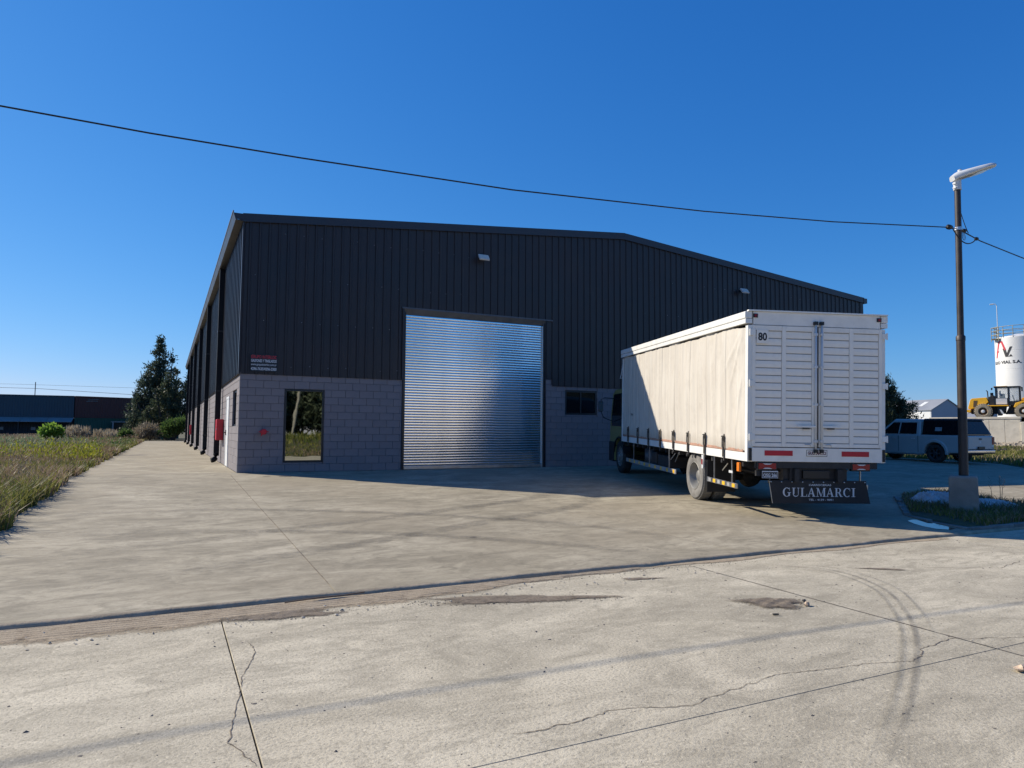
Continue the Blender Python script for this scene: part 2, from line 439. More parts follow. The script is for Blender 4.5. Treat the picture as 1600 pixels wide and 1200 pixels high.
# washed-out dirt along the lip, in the gutter of the road, with a rutted surface
def dirt_mat(name, a, b_):
    m, t, b = nodes(name); g = t.nodes.new('ShaderNodeNewGeometry'); pos = g.outputs['Position']
    at = t.nodes.new('ShaderNodeAttribute'); at.attribute_name = 'edge'
    n1 = noise(t, pos, 7, 8, .8); n2 = noise(t, pos, 90, 3, .7)
    out = ramp(t, n1, [(.3, a), (.7, b_)]); out = mix(t, ramp(t, n2, [(.35, (.5,)*3), (.5, (0, 0, 0))]), out, tuple(c*.5 for c in a))
    s = t.nodes.new('ShaderNodeMath'); s.operation = 'MULTIPLY_ADD'; t.links.new(n1, s.inputs[0]); s.inputs[1].default_value = 2.6; t.links.new(at.outputs['Fac'], s.inputs[2])
    t.links.new(ramp(t, s.outputs[0], [(1.35, (0, 0, 0)), (2.1, (1, 1, 1))]), b.inputs['Alpha'])
    t.links.new(out, b.inputs['Base Color']); b.inputs['Roughness'].default_value = .95; bump(t, b, n2, .6, .01); return m
M_sand = dirt_mat('washed sand', (.27, .205, .135), (.47, .38, .26))
M_gravel = dirt_mat('dark gravel dirt', (.10, .08, .06), (.27, .215, .155))
def dirt_strip(x0, x1, yt, wfun, h, m, name, nx=420, ny=64):
    vs = []; ed = []; r = random.Random(3); off = [r.uniform(0, 6) for _ in range(6)]
    for j in range(ny+1):
        for i in range(nx+1):
            x = x0+(x1-x0)*i/nx; t = j/ny; w = wfun(x); y = yt(x)-w*t
            e = min(t*6+.6, (1-t)*3, 1)*min(1, i/12, (nx-i)/12)
            rut = .5+.5*math.sin(t*w*100+math.sin(x*1.3+off[0])*1.5)
            z = zroad(y)+.003+h*e*e*(.35+.45*rut+.2*math.sin(x*7+off[1]+t*5)*math.sin(x*3.1+off[2]))
            vs.append((x, y, z)); ed.append(e)
    m_ = MB(); m_.add(vs, [(j*(nx+1)+i, j*(nx+1)+i+1, (j+1)*(nx+1)+i+1, (j+1)*(nx+1)+i) for j in range(ny) for i in range(nx)])
    o = m_.build(name, m, None, smooth=True); at = o.data.attributes.new('edge', 'FLOAT', 'POINT'); at.data.foreach_set('value', ed)
    tag(o, kind='stuff'); return o
tag(dirt_strip(-9, 3.6, lambda x: -13.09, lambda x: max(.12, .50-.11*max(0, x+.5)+.05*math.sin(x*2.3)+.03*math.sin(x*7)), .015, M_sand, 'sand_drift'), 'tan rutted sand lying along the edge of the concrete yard', 'sand')
tag(dirt_strip(3.4, 9.2, lambda x: -13.09, lambda x: .13+.05*math.sin(x*3), .008, M_sand, 'sand_drift', 160, 12), 'thin line of sand along the right part of the yard edge', 'sand')
def dirt_blob(cx, cy, a, b, h, m, name, label, rot=0, seed=1):
    r = random.Random(seed); ph = [r.uniform(0, 6) for _ in range(5)]; vs = []; ed = []; NR, NA = 10, 40
    for i in range(NR+1):
        for k in range(NA):
            t = 2*math.pi*k/NA; rr = i/NR*(1+.18*math.sin(3*t+ph[0])+.12*math.sin(5*t+ph[1])+.08*math.sin(9*t+ph[2]))
            px, py = a*rr*math.cos(t), b*rr*math.sin(t); x = cx+px*math.cos(rot)-py*math.sin(rot); y = cy+px*math.sin(rot)+py*math.cos(rot)
            e = min(1, (1-i/NR)*2.2); vs.append((x, y, zroad(y)+.004+h*e*(.5+.5*math.sin(px*40+ph[3])*math.cos(py*37+ph[4])))); ed.append(e)
    m_ = MB(); m_.add(vs, [(i*NA+k, i*NA+(k+1) % NA, (i+1)*NA+(k+1) % NA, (i+1)*NA+k) for i in range(NR) for k in range(NA)])
    o = m_.build(name, m, None, smooth=True); at = o.data.attributes.new('edge', 'FLOAT', 'POINT'); at.data.foreach_set('value', ed)
    return tag(o, label, 'dirt', kind='stuff')
dirt_blob(3.50, -14.98, .33, .24, .022, M_gravel, 'dirt_patch', 'brown crumbled dirt patch on the pale road right of centre', -.5, 2)
dirt_blob(1.35, -13.85, .95, .17, .010, M_gravel, 'dirt_patch', 'long dark gravel smear on the road in front of the roller door', -.33, 4)
dirt_blob(-.75, -13.52, .50, .16, .012, M_gravel, 'dirt_patch', 'dark gravel smear at the end of the rutted sand strip', -.1, 5)
dirt_blob(6.0, -14.35, .30, .05, .008, M_gravel, 'dirt_patch', 'thin dark dirt streak on the road below the truck mudflap', -.6, 6)
dirt_blob(3.0, -13.6, .25, .06, .006, M_gravel, 'dirt_patch', 'small faint dirt smear on the road near the yard edge', -.3, 8)

# loose stones scattered over road and yard edge: nobody could count them
def stones(n, name, region, smin, smax, m, zf, blob=None):
    ico = np.array([(0,0,1),(.89,0,.45),(.28,.85,.45),(-.72,.53,.45),(-.72,-.53,.45),(.28,-.85,.45)])
    tri = np.array([(0,1,2),(0,2,3),(0,3,4),(0,4,5),(0,5,1)]); out = []
    for _ in range(n):
        x = rng.uniform(*region[0]); y = rng.uniform(*region[1])
        if blob:
            cx_, cy_, a_, b_, ro = blob; p_, q_ = rng.normal(0, a_), rng.normal(0, b_); x = cx_+p_*math.cos(ro)-q_*math.sin(ro); y = min(-13.12, cy_+p_*math.sin(ro)+q_*math.cos(ro))
        s = smin+(smax-smin)*rng.random()**3.6; a = rng.uniform(0, 6.3); sc = ico*np.array([1, rng.uniform(.6, 1), rng.uniform(.5, .9)])*s*(1+.25*rng.standard_normal((6, 1)))
        c, d = math.cos(a), math.sin(a); P = np.stack([sc[:, 0]*c-sc[:, 1]*d, sc[:, 0]*d+sc[:, 1]*c, sc[:, 2]*.9-s*.38], 1)+np.array([x, y, zf(y)])
        tt = P[tri].tolist(); base = P[[1, 2, 3, 4, 5]].copy(); out += tt
        lo = base.copy(); lo[:, 2] = zf(y)-.002
        for k in range(5):
            k2 = (k+1) % 5; out.append([base[k], lo[k], lo[k2]]); out.append([base[k], lo[k2], base[k2]])
    me = np_mesh(name, np.array(out, dtype=float), m); o = inst(name, me); return o
M_pebble = pm('pebble', (.13, .115, .10), .9, var=.5, scale=9)
M_pebble2 = pm('pale pebble', (.40, .36, .30), .9, var=.3, scale=9)
tag(stones(4200, 'pebbles', ((-6, 12), (-18.5, -13.2)), .004, .017, M_pebble, zroad), 'small dark stones scattered over the road slabs', 'stones', kind='stuff')
tag(stones(500, 'pebbles', ((-6, 4), (-13.75, -13.1)), .004, .022, M_pebble2, lambda y: zroad(y)+.008), 'pale stones in the rutted sand strip', 'stones', kind='stuff')
M_grit = pm('brown grit', (.20, .165, .125), .95, var=.5, scale=12)
for n_, bl, l_ in ((900, (1.25, -13.86, .50, .07, -.33), 'brown grit over the long gravel smear in front of the roller door'), (500, (-.75, -13.52, .28, .08, -.1), 'brown grit at the end of the rutted sand strip'), (420, (3.50, -14.98, .17, .10, -.5), 'brown grit over the crumbled dirt patch'), (500, (3.5, -13.25, 1.6, .09, 0), 'fine grit scattered along the yard edge')):
    tag(stones(n_, 'grit', ((0, 1), (0, 1)), .003, .011, M_grit, lambda y: zroad(y)+.004, bl), l_, 'grit', kind='stuff')
tag(stones(160, 'pebbles', ((-3.5, 9), (-13, -4)), .003, .010, M_pebble2, gz), 'tiny pale stones on the concrete yard', 'stones', kind='stuff')
# ragged manhole-like patches near the corner
M_patch = pm('damp patch', (.12, .10, .08), .7, var=.4, scale=12, bs=.3)
def yard_patch(x, y, a, b, seed):
    r = random.Random(seed); m_ = MB(); n = 22
    P = [(x+a*(1+r.uniform(-.25, .2))*math.cos(6.283*k/n), y+b*(1+r.uniform(-.25, .2))*math.sin(6.283*k/n)) for k in range(n)]
    m_.add([(p[0], p[1], gz(p[1])+.004) for p in P], [tuple(range(n))]); return m_.build('dirt_spot', M_patch, yard)
yard_patch(1.05, -1.28, .17, .10, 2); yard_patch(.62, -1.10, .10, .05, 3); yard_patch(-2.9, 15.2, .5, .3, 5); yard_patch(2.2, -10.8, .05, .03, 6)

def lump(name, x, y, z, pts, m, label, cat):
    m_ = MB(); m_.add([(x+p[0], y+p[1], z+p[2]) for p in pts[0]], pts[1]); return tag(m_.build(name, m), label, cat)
def rock(name, x, y, z, s, m, label, cat, seed, flat=.5):
    r = random.Random(seed); m_ = MB(); NA, NR = 9, 5; vs = []
    for i in range(NR):
        ph = math.pi*(i+.5)/NR
        for k in range(NA): 
            q = s*(1+r.uniform(-.3, .3)); t = 2*math.pi*k/NA
            vs.append((x+q*math.sin(ph)*math.cos(t), y+q*.7*math.sin(ph)*math.sin(t), z+flat*q*(1+math.cos(ph))*.6))
    fs = [(i*NA+k, i*NA+(k+1) % NA, (i+1)*NA+(k+1) % NA, (i+1)*NA+k) for i in range(NR-1) for k in range(NA)]+[tuple(range(NA)), tuple(range((NR-1)*NA, NR*NA))]
    m_.add(vs, fs); return tag(m_.build(name, m), label, cat)
M_tan = pm('tan stone', (.50, .38, .27), .9, var=.25, scale=20, bs=.3)
rock('stone', 3.62, -17.06, zroad(-17)+.0, .05, M_tan, 'pale tan stone on the road at the right edge of the photo', 'stone', 4, .7)
rock('stone', 3.72, -15.19, zroad(-15)+.0, .035, M_tan, 'pale lump at the right tip of the brown dirt patch', 'stone', 5, .8)
rock('stone', 3.83, -15.06, zroad(-15)+.0, .022, M_pebble, 'small dark stone just behind the tip of the dirt patch', 'stone', 6, .8)
mb = MB(); mb.tube([(3.16, -15.30, zroad(-15.3)+.012), (3.205, -15.325, zroad(-15.3)+.014)], .009, 8)
tag(mb.build('bottle_cap_tube', pm('debris dark', (.10, .085, .06), .6, var=.5, scale=60)), 'small dark tubular scrap on the road in front of the dirt patch', 'litter')
mb = MB(); mb.tube([(-.70, -13.20, zroad(-13.2)+.03), (-.40, -13.16, zroad(-13.2)+.035), (-.15, -13.14, zroad(-13.2)+.03), (.06, -13.11, zroad(-13.1)+.035)], .006, 6)
tag(mb.build('stick', pm('dry stick', (.16, .11, .07), .9)), 'thin dry stick lying against the yard edge', 'stick')

# ---------------------------------------------------------------- the warehouse
W_, L_, HE, HR, BH = 25.0, 52.0, 6.95, 8.1, 2.7
SX0, SX1, SH = 4.53, 9.36, 4.83          # roller door opening
wh = empty('warehouse', (0, 0, 0), 'black ribbed metal warehouse on a grey block base with a big silver roller door', 'warehouse')
def roof_z(x): return HE+(HR-HE)*(1-abs(x-W_/2)/(W_/2))

# structural walls behind the skins (kept 3 cm inside the face of the blocks)
M_core = pm('mortar and core', (.13, .13, .15), .9, var=.1)
mb = MB()
def core_front(mb, y0, y1, openings):
    cuts = sorted(set([.0, W_]+[a for o in openings for a in (o[0], o[1])]))
    for a, b in zip(cuts[:-1], cuts[1:]):
        op = [o for o in openings if o[0] <= a+.001 and o[1] >= b-.001]
        spans = [(0, op[0][2]), (op[0][3], None)] if op else [(0, None)]
        for z0, z1 in spans:
            if z1 is not None:
                if z1-z0 > .01: mb.box(a, y0, z0, b, y1, z1)
            else:
                aa = [a]+([W_/2] if a < W_/2 < b else [])+[b]
                for p, q in zip(aa[:-1], aa[1:]):
                    mb.prism([(p, z0), (q, z0), (q, roof_z(q)-.05), (p, roof_z(p)-.05)], 1, y0, y1)
WIN1 = (1.165, 2.245, .26, 2.28); WIN2 = (10.14, 11.40, 1.72, 2.54)
core_front(mb, .03, .18, [WIN1, (SX0, SX1, 0, SH), WIN2])
SW = (.85, 2.05, 1.25, 2.28); SD = (3.22, 4.22, 0.0, 2.19)      # side window, side door (along Y)
def side_core(mb, x0, x1, ops, y_end):
    cuts = sorted(set([.18, y_end]+[a for o in ops for a in (o[0], o[1])]))
    for a, b in zip(cuts[:-1], cuts[1:]):
        op = [o for o in ops if o[0] <= a+.001 and o[1] >= b-.001]
        for z0, z1 in ([(0, op[0][2]), (op[0][3], HE-.08)] if op else [(0, HE-.08)]):
            if z1-z0 > .01: mb.box(x0, a, z0, x1, b, z1)
side_core(mb, .03, .18, [SW, SD], L_)
mb.box(W_-.18, .18, 0, W_-.03, L_, HE-.08)
core_back = [(0.18, 0), (W_-.18, 0), (W_-.18, roof_z(W_)-.08), (W_/2, HR-.05), (0.18, roof_z(0)-.08)]
mb.prism(core_back, 1, L_-.16, L_-.01)
mb.build('wall', M_core, wh)

# blocks: every painted block its own piece
BW, CH, GAP = .405, BH/13, .007
block_cache = {}
def block_mesh(w, h):
    k = (round(w, 3), round(h, 3))
    if k not in block_cache:
        m_ = MB(); b = .004; w2, h2 = w/2-GAP/2, h/2-GAP/2
        m_.add([(-w2+b, 0, -h2+b), (w2-b, 0, -h2+b), (w2-b, 0, h2-b), (-w2+b, 0, h2-b), (-w2, b, -h2), (w2, b, -h2), (w2, b, h2), (-w2, b, h2), (-w2, .04, -h2), (w2, .04, -h2), (w2, .04, h2), (-w2, .04, h2)],
               [(0, 1, 2, 3)]+[(4+i, 4+(i+1) % 4, (i+1) % 4, i) for i in range(4)]+[(8+i, 8+(i+1) % 4, 4+(i+1) % 4, 4+i) for i in range(4)])
        block_cache[k] = m_.mesh('block', M_block)
    return block_cache[k]
allblocks = []
def lay(u0, u1, ops, side):
    for c in range(13):
        z0, z1 = c*CH, (c+1)*CH; off = (c % 2)*BW/2
        n = int((u1-u0)/BW)+2
        for i in range(-1, n):
            a, b = max(u0, u0+i*BW-off+.0), min(u1, u0+(i+1)*BW-off)
            if b-a < .03: continue
            pieces = [(a, b, z0, z1)]
            for (oa, ob, oz0, oz1) in ops:
                nw = []
                for (p, q, r0, r1) in pieces:
                    if q <= oa or p >= ob or r1 <= oz0+.02 or r0 >= oz1-.02: nw.append((p, q, r0, r1)); continue
                    if p < oa: nw.append((p, oa, r0, r1))
                    if q > ob: nw.append((ob, q, r0, r1))
                    m0, m1 = max(p, oa), min(q, ob)
                    if r0 < oz0-.03: nw.append((m0, m1, r0, oz0))
                    if r1 > oz1+.03: nw.append((m0, m1, oz1, r1))
                pieces = nw
            for (p, q, r0, r1) in pieces:
                if q-p > .03: allblocks.append(((p+q)/2, (r0+r1)/2, q-p, r1-r0, side))
lay(0.0, SX0-.03, [WIN1], 'f'); lay(SX1+.03, 25.0, [WIN2], 'f'); lay(0.012, L_, [SW, SD], 'l')
CAM = Vector((-1.725, -19.898, 1.135))
def vis(bk):
    u, z, w, h, s = bk
    if s == 'f':
        if u > 12.6: return -1
        d = math.hypot(u+1.7, 19.9); return w*h*19.9/d**3
    return w*h*1.7/math.hypot(u+19.9, 1.7)**3
allblocks.sort(key=vis, reverse=True)
rest = MB()
for k, bk in enumerate(allblocks):
    u, z, w, h, s = bk; pr = random.uniform(-.0015, .0015)
    me = block_mesh(w, h)
    if s == 'f': M = Matrix.Translation((u, pr, z))
    else: M = Matrix.Translation((pr, u, z)) @ Matrix.Rotation(-math.pi/2, 4, 'Z')
    if k < 290: inst('block', me, wh, mat=M)
    else: rest.add([M @ v.co for v in me.vertices], [tuple(p.vertices) for p in me.polygons])
tag(rest.build('block_wall_rest', M_block, wh), kind='stuff')
# small pier beside the roller door that rises above the block base
MB().box(9.39, -.004, 2.703, 9.60, .03, 2.86).build('pier_cap', M_block, wh)

# ribbed cladding: one sheet = one piece
PITCH_, RH = .2525, .032
def sheet_profile(u0, u1):
    pts = []; k = 0
    u = u0
    while u < u1-.001:
        for du, d in ((0.0, 0), (.09, 0), (.105, RH), (.148, RH), (.163, 0)):
            if u+du < u1: pts.append((u+du, d))
        u += PITCH_
    pts.append((u1, 0)); return pts
def cut_profile(pts, cuts):
    out = [pts[0]]
    for a, b in zip(pts[:-1], pts[1:]):
        for c in sorted(cuts):
            if a[0]+1e-5 < c < b[0]-1e-5: out.append((c, a[1]+(b[1]-a[1])*(c-a[0])/(b[0]-a[0])))
        out.append(b)
    return out
zb = BH-.05
def front_sheet(u0, u1):
    pts = cut_profile(sheet_profile(u0, u1), [SX0-.06, SX1+.04, W_/2, 9.62]); m_ = MB(); lap = random.uniform(0, .003)
    for a, b in zip(pts[:-1], pts[1:]):
        mid = (a[0]+b[0])/2; z0 = SH+.02 if SX0-.06 < mid < SX1+.04 else (2.87 if SX1 < mid < 9.62 else zb)
        y0, y1 = -.012-a[1]-lap, -.012-b[1]-lap
        m_.quad((a[0], y0, z0), (b[0], y1, z0), (b[0], y1, roof_z(b[0])), (a[0], y0, roof_z(a[0])))
        m_.quad((a[0], y0, z0), (a[0], -.002, z0), (b[0], -.002, z0), (b[0], y1, z0))
    return m_.build('cladding_sheet', M_clad, wh)
for i in range(25): front_sheet(.02+i*1.0*.9992, .02+(i+1)*.9992)
left_me = None
for i in range(51):
    if left_me is None:
        m_ = MB(); pts = [(0, 0), (.36, 0), (.385, .048), (.47, .048), (.495, 0), (.865, 0), (.89, .048), (.975, .048), (1.0, 0), (1.01, 0)]
        for a, b in zip(pts[:-1], pts[1:]):
            x0, x1 = -.012-a[1], -.012-b[1]
            m_.quad((x1, b[0], zb), (x0, a[0], zb), (x0, a[0], HE+.0), (x1, b[0], HE+.0))
            m_.quad((x0, a[0], zb), (x1, b[0], zb), (-.002, b[0], zb), (-.002, a[0], zb))
        left_me = m_.mesh('cladding_sheet', M_clad)
    inst('cladding_sheet', left_me, wh, loc=(-random.uniform(0, .003), .03+i*1.015, 0))
mb = MB(); pts = sheet_profile(0, L_)
for a, b in zip(pts[:-1], pts[1:]):
    x0, x1 = W_+.012+a[1], W_+.012+b[1]; mb.quad((x0, a[0], 0.02), (x1, b[0], .02), (x1, b[0], HE), (x0, a[0], HE))
tag(mb.build('side_cladding', M_clad, wh), kind='stuff')
mb = MB(); pts = cut_profile(sheet_profile(0, W_), [W_/2])
for a, b in zip(pts[:-1], pts[1:]):
    y0, y1 = L_+.012+a[1], L_+.012+b[1]; mb.quad((b[0], y1, .02), (a[0], y0, .02), (a[0], y0, roof_z(a[0])), (b[0], y1, roof_z(b[0])))
tag(mb.build('back_cladding', M_clad, wh), kind='stuff')

# screws with pale washers
mb = MB(); sc = MB()
for row, z in enumerate((2.90, 4.14, 5.38, 6.62)):
    x = .30+.505*.5*(row % 2)
    while x < 24.9:
        if not (SX0-.1 < x < SX1+.1 and z < SH) and z < roof_z(x)-.2 and random.random() < .8:
            dz = random.uniform(-.025, .025); r = .013
            sc.add([(x, -.026, z+dz)]+[(x+r*math.cos(t), -.0165, z+dz+r*math.sin(t)) for t in [6.283*k/6 for k in range(6)]], [(0, 1+k, 1+(k+1) % 6) for k in range(6)])
        x += .505
M_screw = pm('screw head', (.30, .31, .33), .35, .6, var=.4, scale=3)
tag(sc.build('screw', M_screw, wh), kind='stuff')

# trims, roof, gutter
mb = MB(); mb.box(-.045, -.055, zb, -.013, -.045, HE+.02); mb.box(-.055, -.055, zb, -.045, .11, HE+.02)
mb.build('corner_trim', M_clad, wh)
MB().box(W_-.1, -.052, zb, W_+.055, -.044, HE+.02).box(W_+.045, -.044, zb, W_+.055, .1, HE+.02).build('corner_trim', M_clad, wh)
for (xa, xb) in ((-.065, W_/2), (W_/2, W_+.10)):
    m_ = MB(); za, zc = roof_z(max(0, xa)), roof_z(min(W_, xb))
    m_.prism([(xa, za-.16), (xb, zc-.16), (xb, zc+.07), (xa, za+.07)], 1, -.085, -.06)
    m_.prism([(xa, za+.045), (xb, zc+.045), (xb, zc+.075), (xa, za+.075)], 1, -.06, .14)
    m_.build('gable_flashing', M_trim, wh)
for s in (0, 1):
    m_ = MB(); pts = sheet_profile(0, L_)
    for a, b in zip(pts[:-1], pts[1:]):
        za, zb2 = .02+a[1], .02+b[1]
        e = (-.12, roof_z(0)-.01) if s == 0 else (W_+.12, roof_z(0)-.01); c = (W_/2, HR)
        q = [(e[0], a[0], e[1]+za), (e[0], b[0], e[1]+zb2), (c[0], b[0], c[1]+zb2), (c[0], a[0], c[1]+za)]
        m_.quad(*(q if s else q[::-1]))
    tag(m_.build('roof', pm('roof sheet', (.45, .46, .47), .45, .5, var=.1), wh), kind='stuff')
# box gutter, outer lip folded up
gp = [(-.055, 6.80), (-.25, 6.82), (-.315, 7.03), (-.305, 7.035), (-.24, 6.835), (-.055, 6.815)]
m_ = MB(); m_.prism(gp, 1, -.09, L_); m_.prism([(-.055, 6.83), (-.24, 6.84), (-.30, 7.0), (-.055, 7.0)], 1, -.09, -.075)
m_.build('gutter', M_trim, wh)
MB().box(W_+.055, -.1, 6.78, W_+.26, L_, 6.99).build('gutter', M_trim, wh)
m_ = MB(); m_.box(-.33, -.1, 7.037, -.30, L_, 7.06); m_.build('gutter_lip', pm('lip trim grey', (.22, .22, .23), .45), wh)
# drip flashing where cladding meets the blocks
MB().prism([(-.03, 2.655), (-.05, 2.642), (-.046, 2.64), (-.0, 2.65)], 1, .06, L_).build('drip_flashing', M_trim, wh)
# square downpipes boxed against the wall, each ending in a round elbow
M_pipe = pm('downpipe black', (.012, .014, .018), .6, var=.1, spec=.2)
m_ = MB(); m_.box(-.225, -.095, .34, -.052, .095, 6.80); pipe_me = m_.mesh('downpipe', M_pipe)
m_ = MB(); m_.tube([(-.14, 0, .36), (-.14, 0, .26), (-.16, -.01, .17), (-.21, -.03, .115), (-.29, -.05, .10)], .095, 16); el_me = m_.mesh('elbow', M_pipe, True)
cl = MB(); cl.box(-.235, -.105, -.025, -.045, .105, .025); cl_me = cl.mesh('pipe_clamp', M_black)
for k in range(6):
    y = 6.4+8.2*k
    p = inst('downpipe', pipe_me, wh, loc=(0, y, 0)); inst('elbow', el_me, p)
    for z in (.9, 2.5, 4.6): inst('pipe_clamp', cl_me, p, loc=(0, 0, z))

# windows and side door
def frame_win(parent, x0, x1, z0, z1, y, t, glass, mul=None, bev=.0):
    w = empty('window', (x0, y, z0)); w.parent = parent
    X, Z = x1-x0, z1-z0; m_ = MB()
    m_.box(0, -.012, 0, X, .06, t); m_.box(0, -.012, Z-t, X, .06, Z); m_.box(0, -.012, t, t, .06, Z-t); m_.box(X-t, -.012, t, X, .06, Z-t)
    m_.build('window_frame', M_black, w)
    if mul:
        for q in mul: MB().box(q-.02, -.008, t, q+.02, .05, Z-t).build('mullion', M_black, w)
    MB().box(t, .02, t, X-t, .028, Z-t).build('pane', glass, w); return w
frame_win(wh, WIN1[0]+.004, WIN1[1]-.004, WIN1[2]+.004, WIN1[3]-.004, .0, .05, M_mirrorglass)
w2 = frame_win(wh, WIN2[0]+.004, WIN2[1]-.004, WIN2[2]+.004, WIN2[3]-.004, .03, .06, M_glass, [.62])
ws = empty('window', (.05, SW[0], SW[2])); ws.parent = wh
Y, Z = SW[1]-SW[0], SW[3]-SW[2]
m_ = MB(); m_.box(0, .002, .002, .05, .05, Z-.002); m_.box(0, Y-.05, .002, .05, Y-.002, Z-.002); m_.box(0, .05, .002, .05, Y-.05, .05); m_.box(0, .05, Z-.05, .05, Y-.05, Z-.002)
m_.build('window_frame', M_black, ws); MB().box(.02, .05, .05, .03, Y-.05, Z-.05).build('pane', M_glass, ws)
dr = empty('side_door', (0, SD[0], 0)); dr.parent = wh
MB().box(-.02, .002, 0, .06, .06, 2.185).box(-.02, .94, 0, .06, .998, 2.185).box(-.02, .06, 2.12, .06, .94, 2.185).build('door_frame', M_doorw, dr)
MB().box(-.008, .065, .015, .035, .935, 2.115).build('door_leaf', M_doorw, dr, bevel=.003)
m_ = MB(); m_.box(-.03, .82, .98, -.008, .87, 1.14); m_.tube([(-.03, .845, 1.06), (-.075, .845, 1.06), (-.08, .73, 1.06)], .012, 8); m_.build('handle', M_black, dr)
m_ = MB(); m_.box(-.009, .98, .86, -.001, 1.11, .99); m_.build('socket_box', pm('grey plastic', (.2, .2, .21), .6), wh, loc=(0, 3.36, -.2))

# roller door: 56 curled slats, guides, head box flashing, bottom bar
rd = empty('roller_door', (SX0, 0, 0)); rd.parent = wh
DW = SX1-SX0; npx = 16; NS = 56; SHT = (4.64-.10)/NS
m_ = MB(); vs = []
for i in range(npx+1):
    t = i/npx; ang = math.pi*(t*1.0)
    z = t*SHT; y = -.009*max(0, 1-abs(2*t-1)**5)**.6-.0022*math.sin(ang)
    vs += [(.075, y, z), (DW-.09, y, z)]
m_.add(vs, [(2*i, 2*i+1, 2*i+3, 2*i+2) for i in range(npx)])
slat_me = m_.mesh('slat', M_slat, True)
for k in range(NS): inst('slat', slat_me, rd, mat=Matrix.Translation((0, .055, .10+k*SHT)) @ Matrix.Rotation(random.uniform(-.006, .006), 4, 'X'))
MB().box(.07, .03, .012, DW-.085, .075, .102).build('bottom_bar', M_steel, rd)
MB().box(0.0, -.002, 0, .07, .10, 4.80).build('guide_rail', M_black, rd)
MB().box(DW-.085, -.002, 0, DW-.02, .10, 4.80).build('guide_rail', pm('guide dark', (.06, .06, .065), .5, .5), rd)
MB().box(DW-.10, -.014, 0, DW-.084, .06, 4.62).build('guide_lip', M_steel, rd)
mb = MB()
z = .05
while z < 4.7: mb.box(DW-.018, -.02, z, DW-.004, -.004, z+.03); z += .085
tag(mb.build('brush_seal', M_black, rd), kind='stuff')
m_ = MB(); m_.prism([(-.055, 4.80), (.03, 4.80), (.05, 4.64), (.04, 4.64)], 0, .0, DW-.0); m_.build('head_flashing', pm('head flashing grey', (.16, .15, .14), .5, .3), rd)
MB().box(-.07, -.062, 4.80, DW+.27, -.03, 4.845).build('lintel_trim', pm('lintel trim', (.10, .10, .11), .4, .3), rd)
MB().box(.0, .16, 0, DW, .17, 4.8).build('backing', M_black, rd)
MB().box(-.05, -.058, zb, -.004, -.002, 4.80).build('jamb_trim', M_clad, rd)
MB().box(DW+.003, -.02, 0.0, DW+.028, .03, 4.80).build('jamb_trim', M_clad, rd)

# things fixed to the walls
def floodlight(x, z, label):
    t = empty('floodlight', (x, -.05, z), label, 'floodlight', 'floodlights on the gable wall')
    MB().box(-.015, -.16, .0, .015, .0, .02).box(-.05, -.012, -.05, .05, 0.0, .07).build('bracket', M_black, t)
    M = Matrix.Translation((0, -.2, -.02)) @ Matrix.Rotation(R_(-38), 4, 'X')
    h = MB().box(-.17, -.03, -.11, .17, .025, .11).build('housing', M_lampgrey, t, bevel=.008); h.matrix_local = M
    g = MB().box(-.15, -.036, -.09, .15, -.031, .09).build('lens', M_lens, t); g.matrix_local = M
floodlight(7.02, 6.62, 'square floodlight high on the black wall above the roller door')
floodlight(18.0, 6.62, 'square floodlight high on the black wall above the truck box')

def cabinet(y, z0, label):
    t = empty('fire_hose_cabinet', (-.012, y, z0), label, 'fire cabinet', 'red fire hose cabinets on the long wall')
    MB().box(-.20, 0, 0, 0, .62, .70).build('box', M_red, t, bevel=.006)
    MB().box(-.212, .012, .012, -.201, .608, .688).build('door', M_red, t, bevel=.003)
    m_ = MB(); m_.box(-.224, .05, .33, -.213, .08, .40); m_.build('latch', M_steel, t)
cabinet(5.25, .80, 'large red fire hose cabinet beside the white side door')
cabinet(34.3, .80, 'far small red fire hose cabinet near the end of the long wall')
cf = MB(); cf.box(-.02, -.01, -.30, 0, .02, .10); 
t = empty('hydrant_outlet', (.62, -.0, 1.10), 'red hydrant outlet with a round cap on the grey block wall', 'hydrant outlet')
m_ = MB(); m_.lathe([(.0, 0), (.07, 0), (.07, -.02), (.045, -.03), (.045, -.13)], (0, 0, 0), 1, 18); m_.build('pipe', M_red, t, smooth=False)
m_ = MB(); m_.lathe([(.06, -.12), (.078, -.13), (.078, -.19), (.06, -.205), (0, -.205)], (.01, 0, 0), 1, 18); m_.build('cap', M_red, t)
m_ = MB(); m_.box(-.075, -.2, -.012, -.115, -.14, .012); m_.box(.095, -.2, -.012, .13, -.14, .012); m_.tube([(-.03, -.16, -.06), (-.05, -.16, -.11)], .018, 8); m_.build('lug', M_red, t)

def text_mesh(s, size, m, spacing=1.0, bold=0.0, width=None):
    cu = bpy.data.curves.new('txt', 'FONT'); cu.body = s; cu.size = size; cu.align_x = 'LEFT'; cu.space_character = spacing; cu.offset = bold; cu.resolution_u = 3
    ob = bpy.data.objects.new('txt', cu); COL.objects.link(ob); bpy.context.view_layer.update()
    me = bpy.data.meshes.new_from_object(ob.evaluated_get(bpy.context.evaluated_depsgraph_get()))
    bpy.data.objects.remove(ob); bpy.data.curves.remove(cu)
    co = np.array([v.co[:] for v in me.vertices]); mn, mx = co.min(0), co.max(0)
    k = (width/(mx[0]-mn[0])) if width else 1
    for v in me.vertices: v.co.x = (v.co.x-mn[0])*k; v.co.y -= 0
    me.name = 'lettering'; me.materials.clear(); me.materials.append(m); return me
UP = Matrix.Rotation(math.pi/2, 4, 'X')      # text lying in XY -> standing, facing -Y
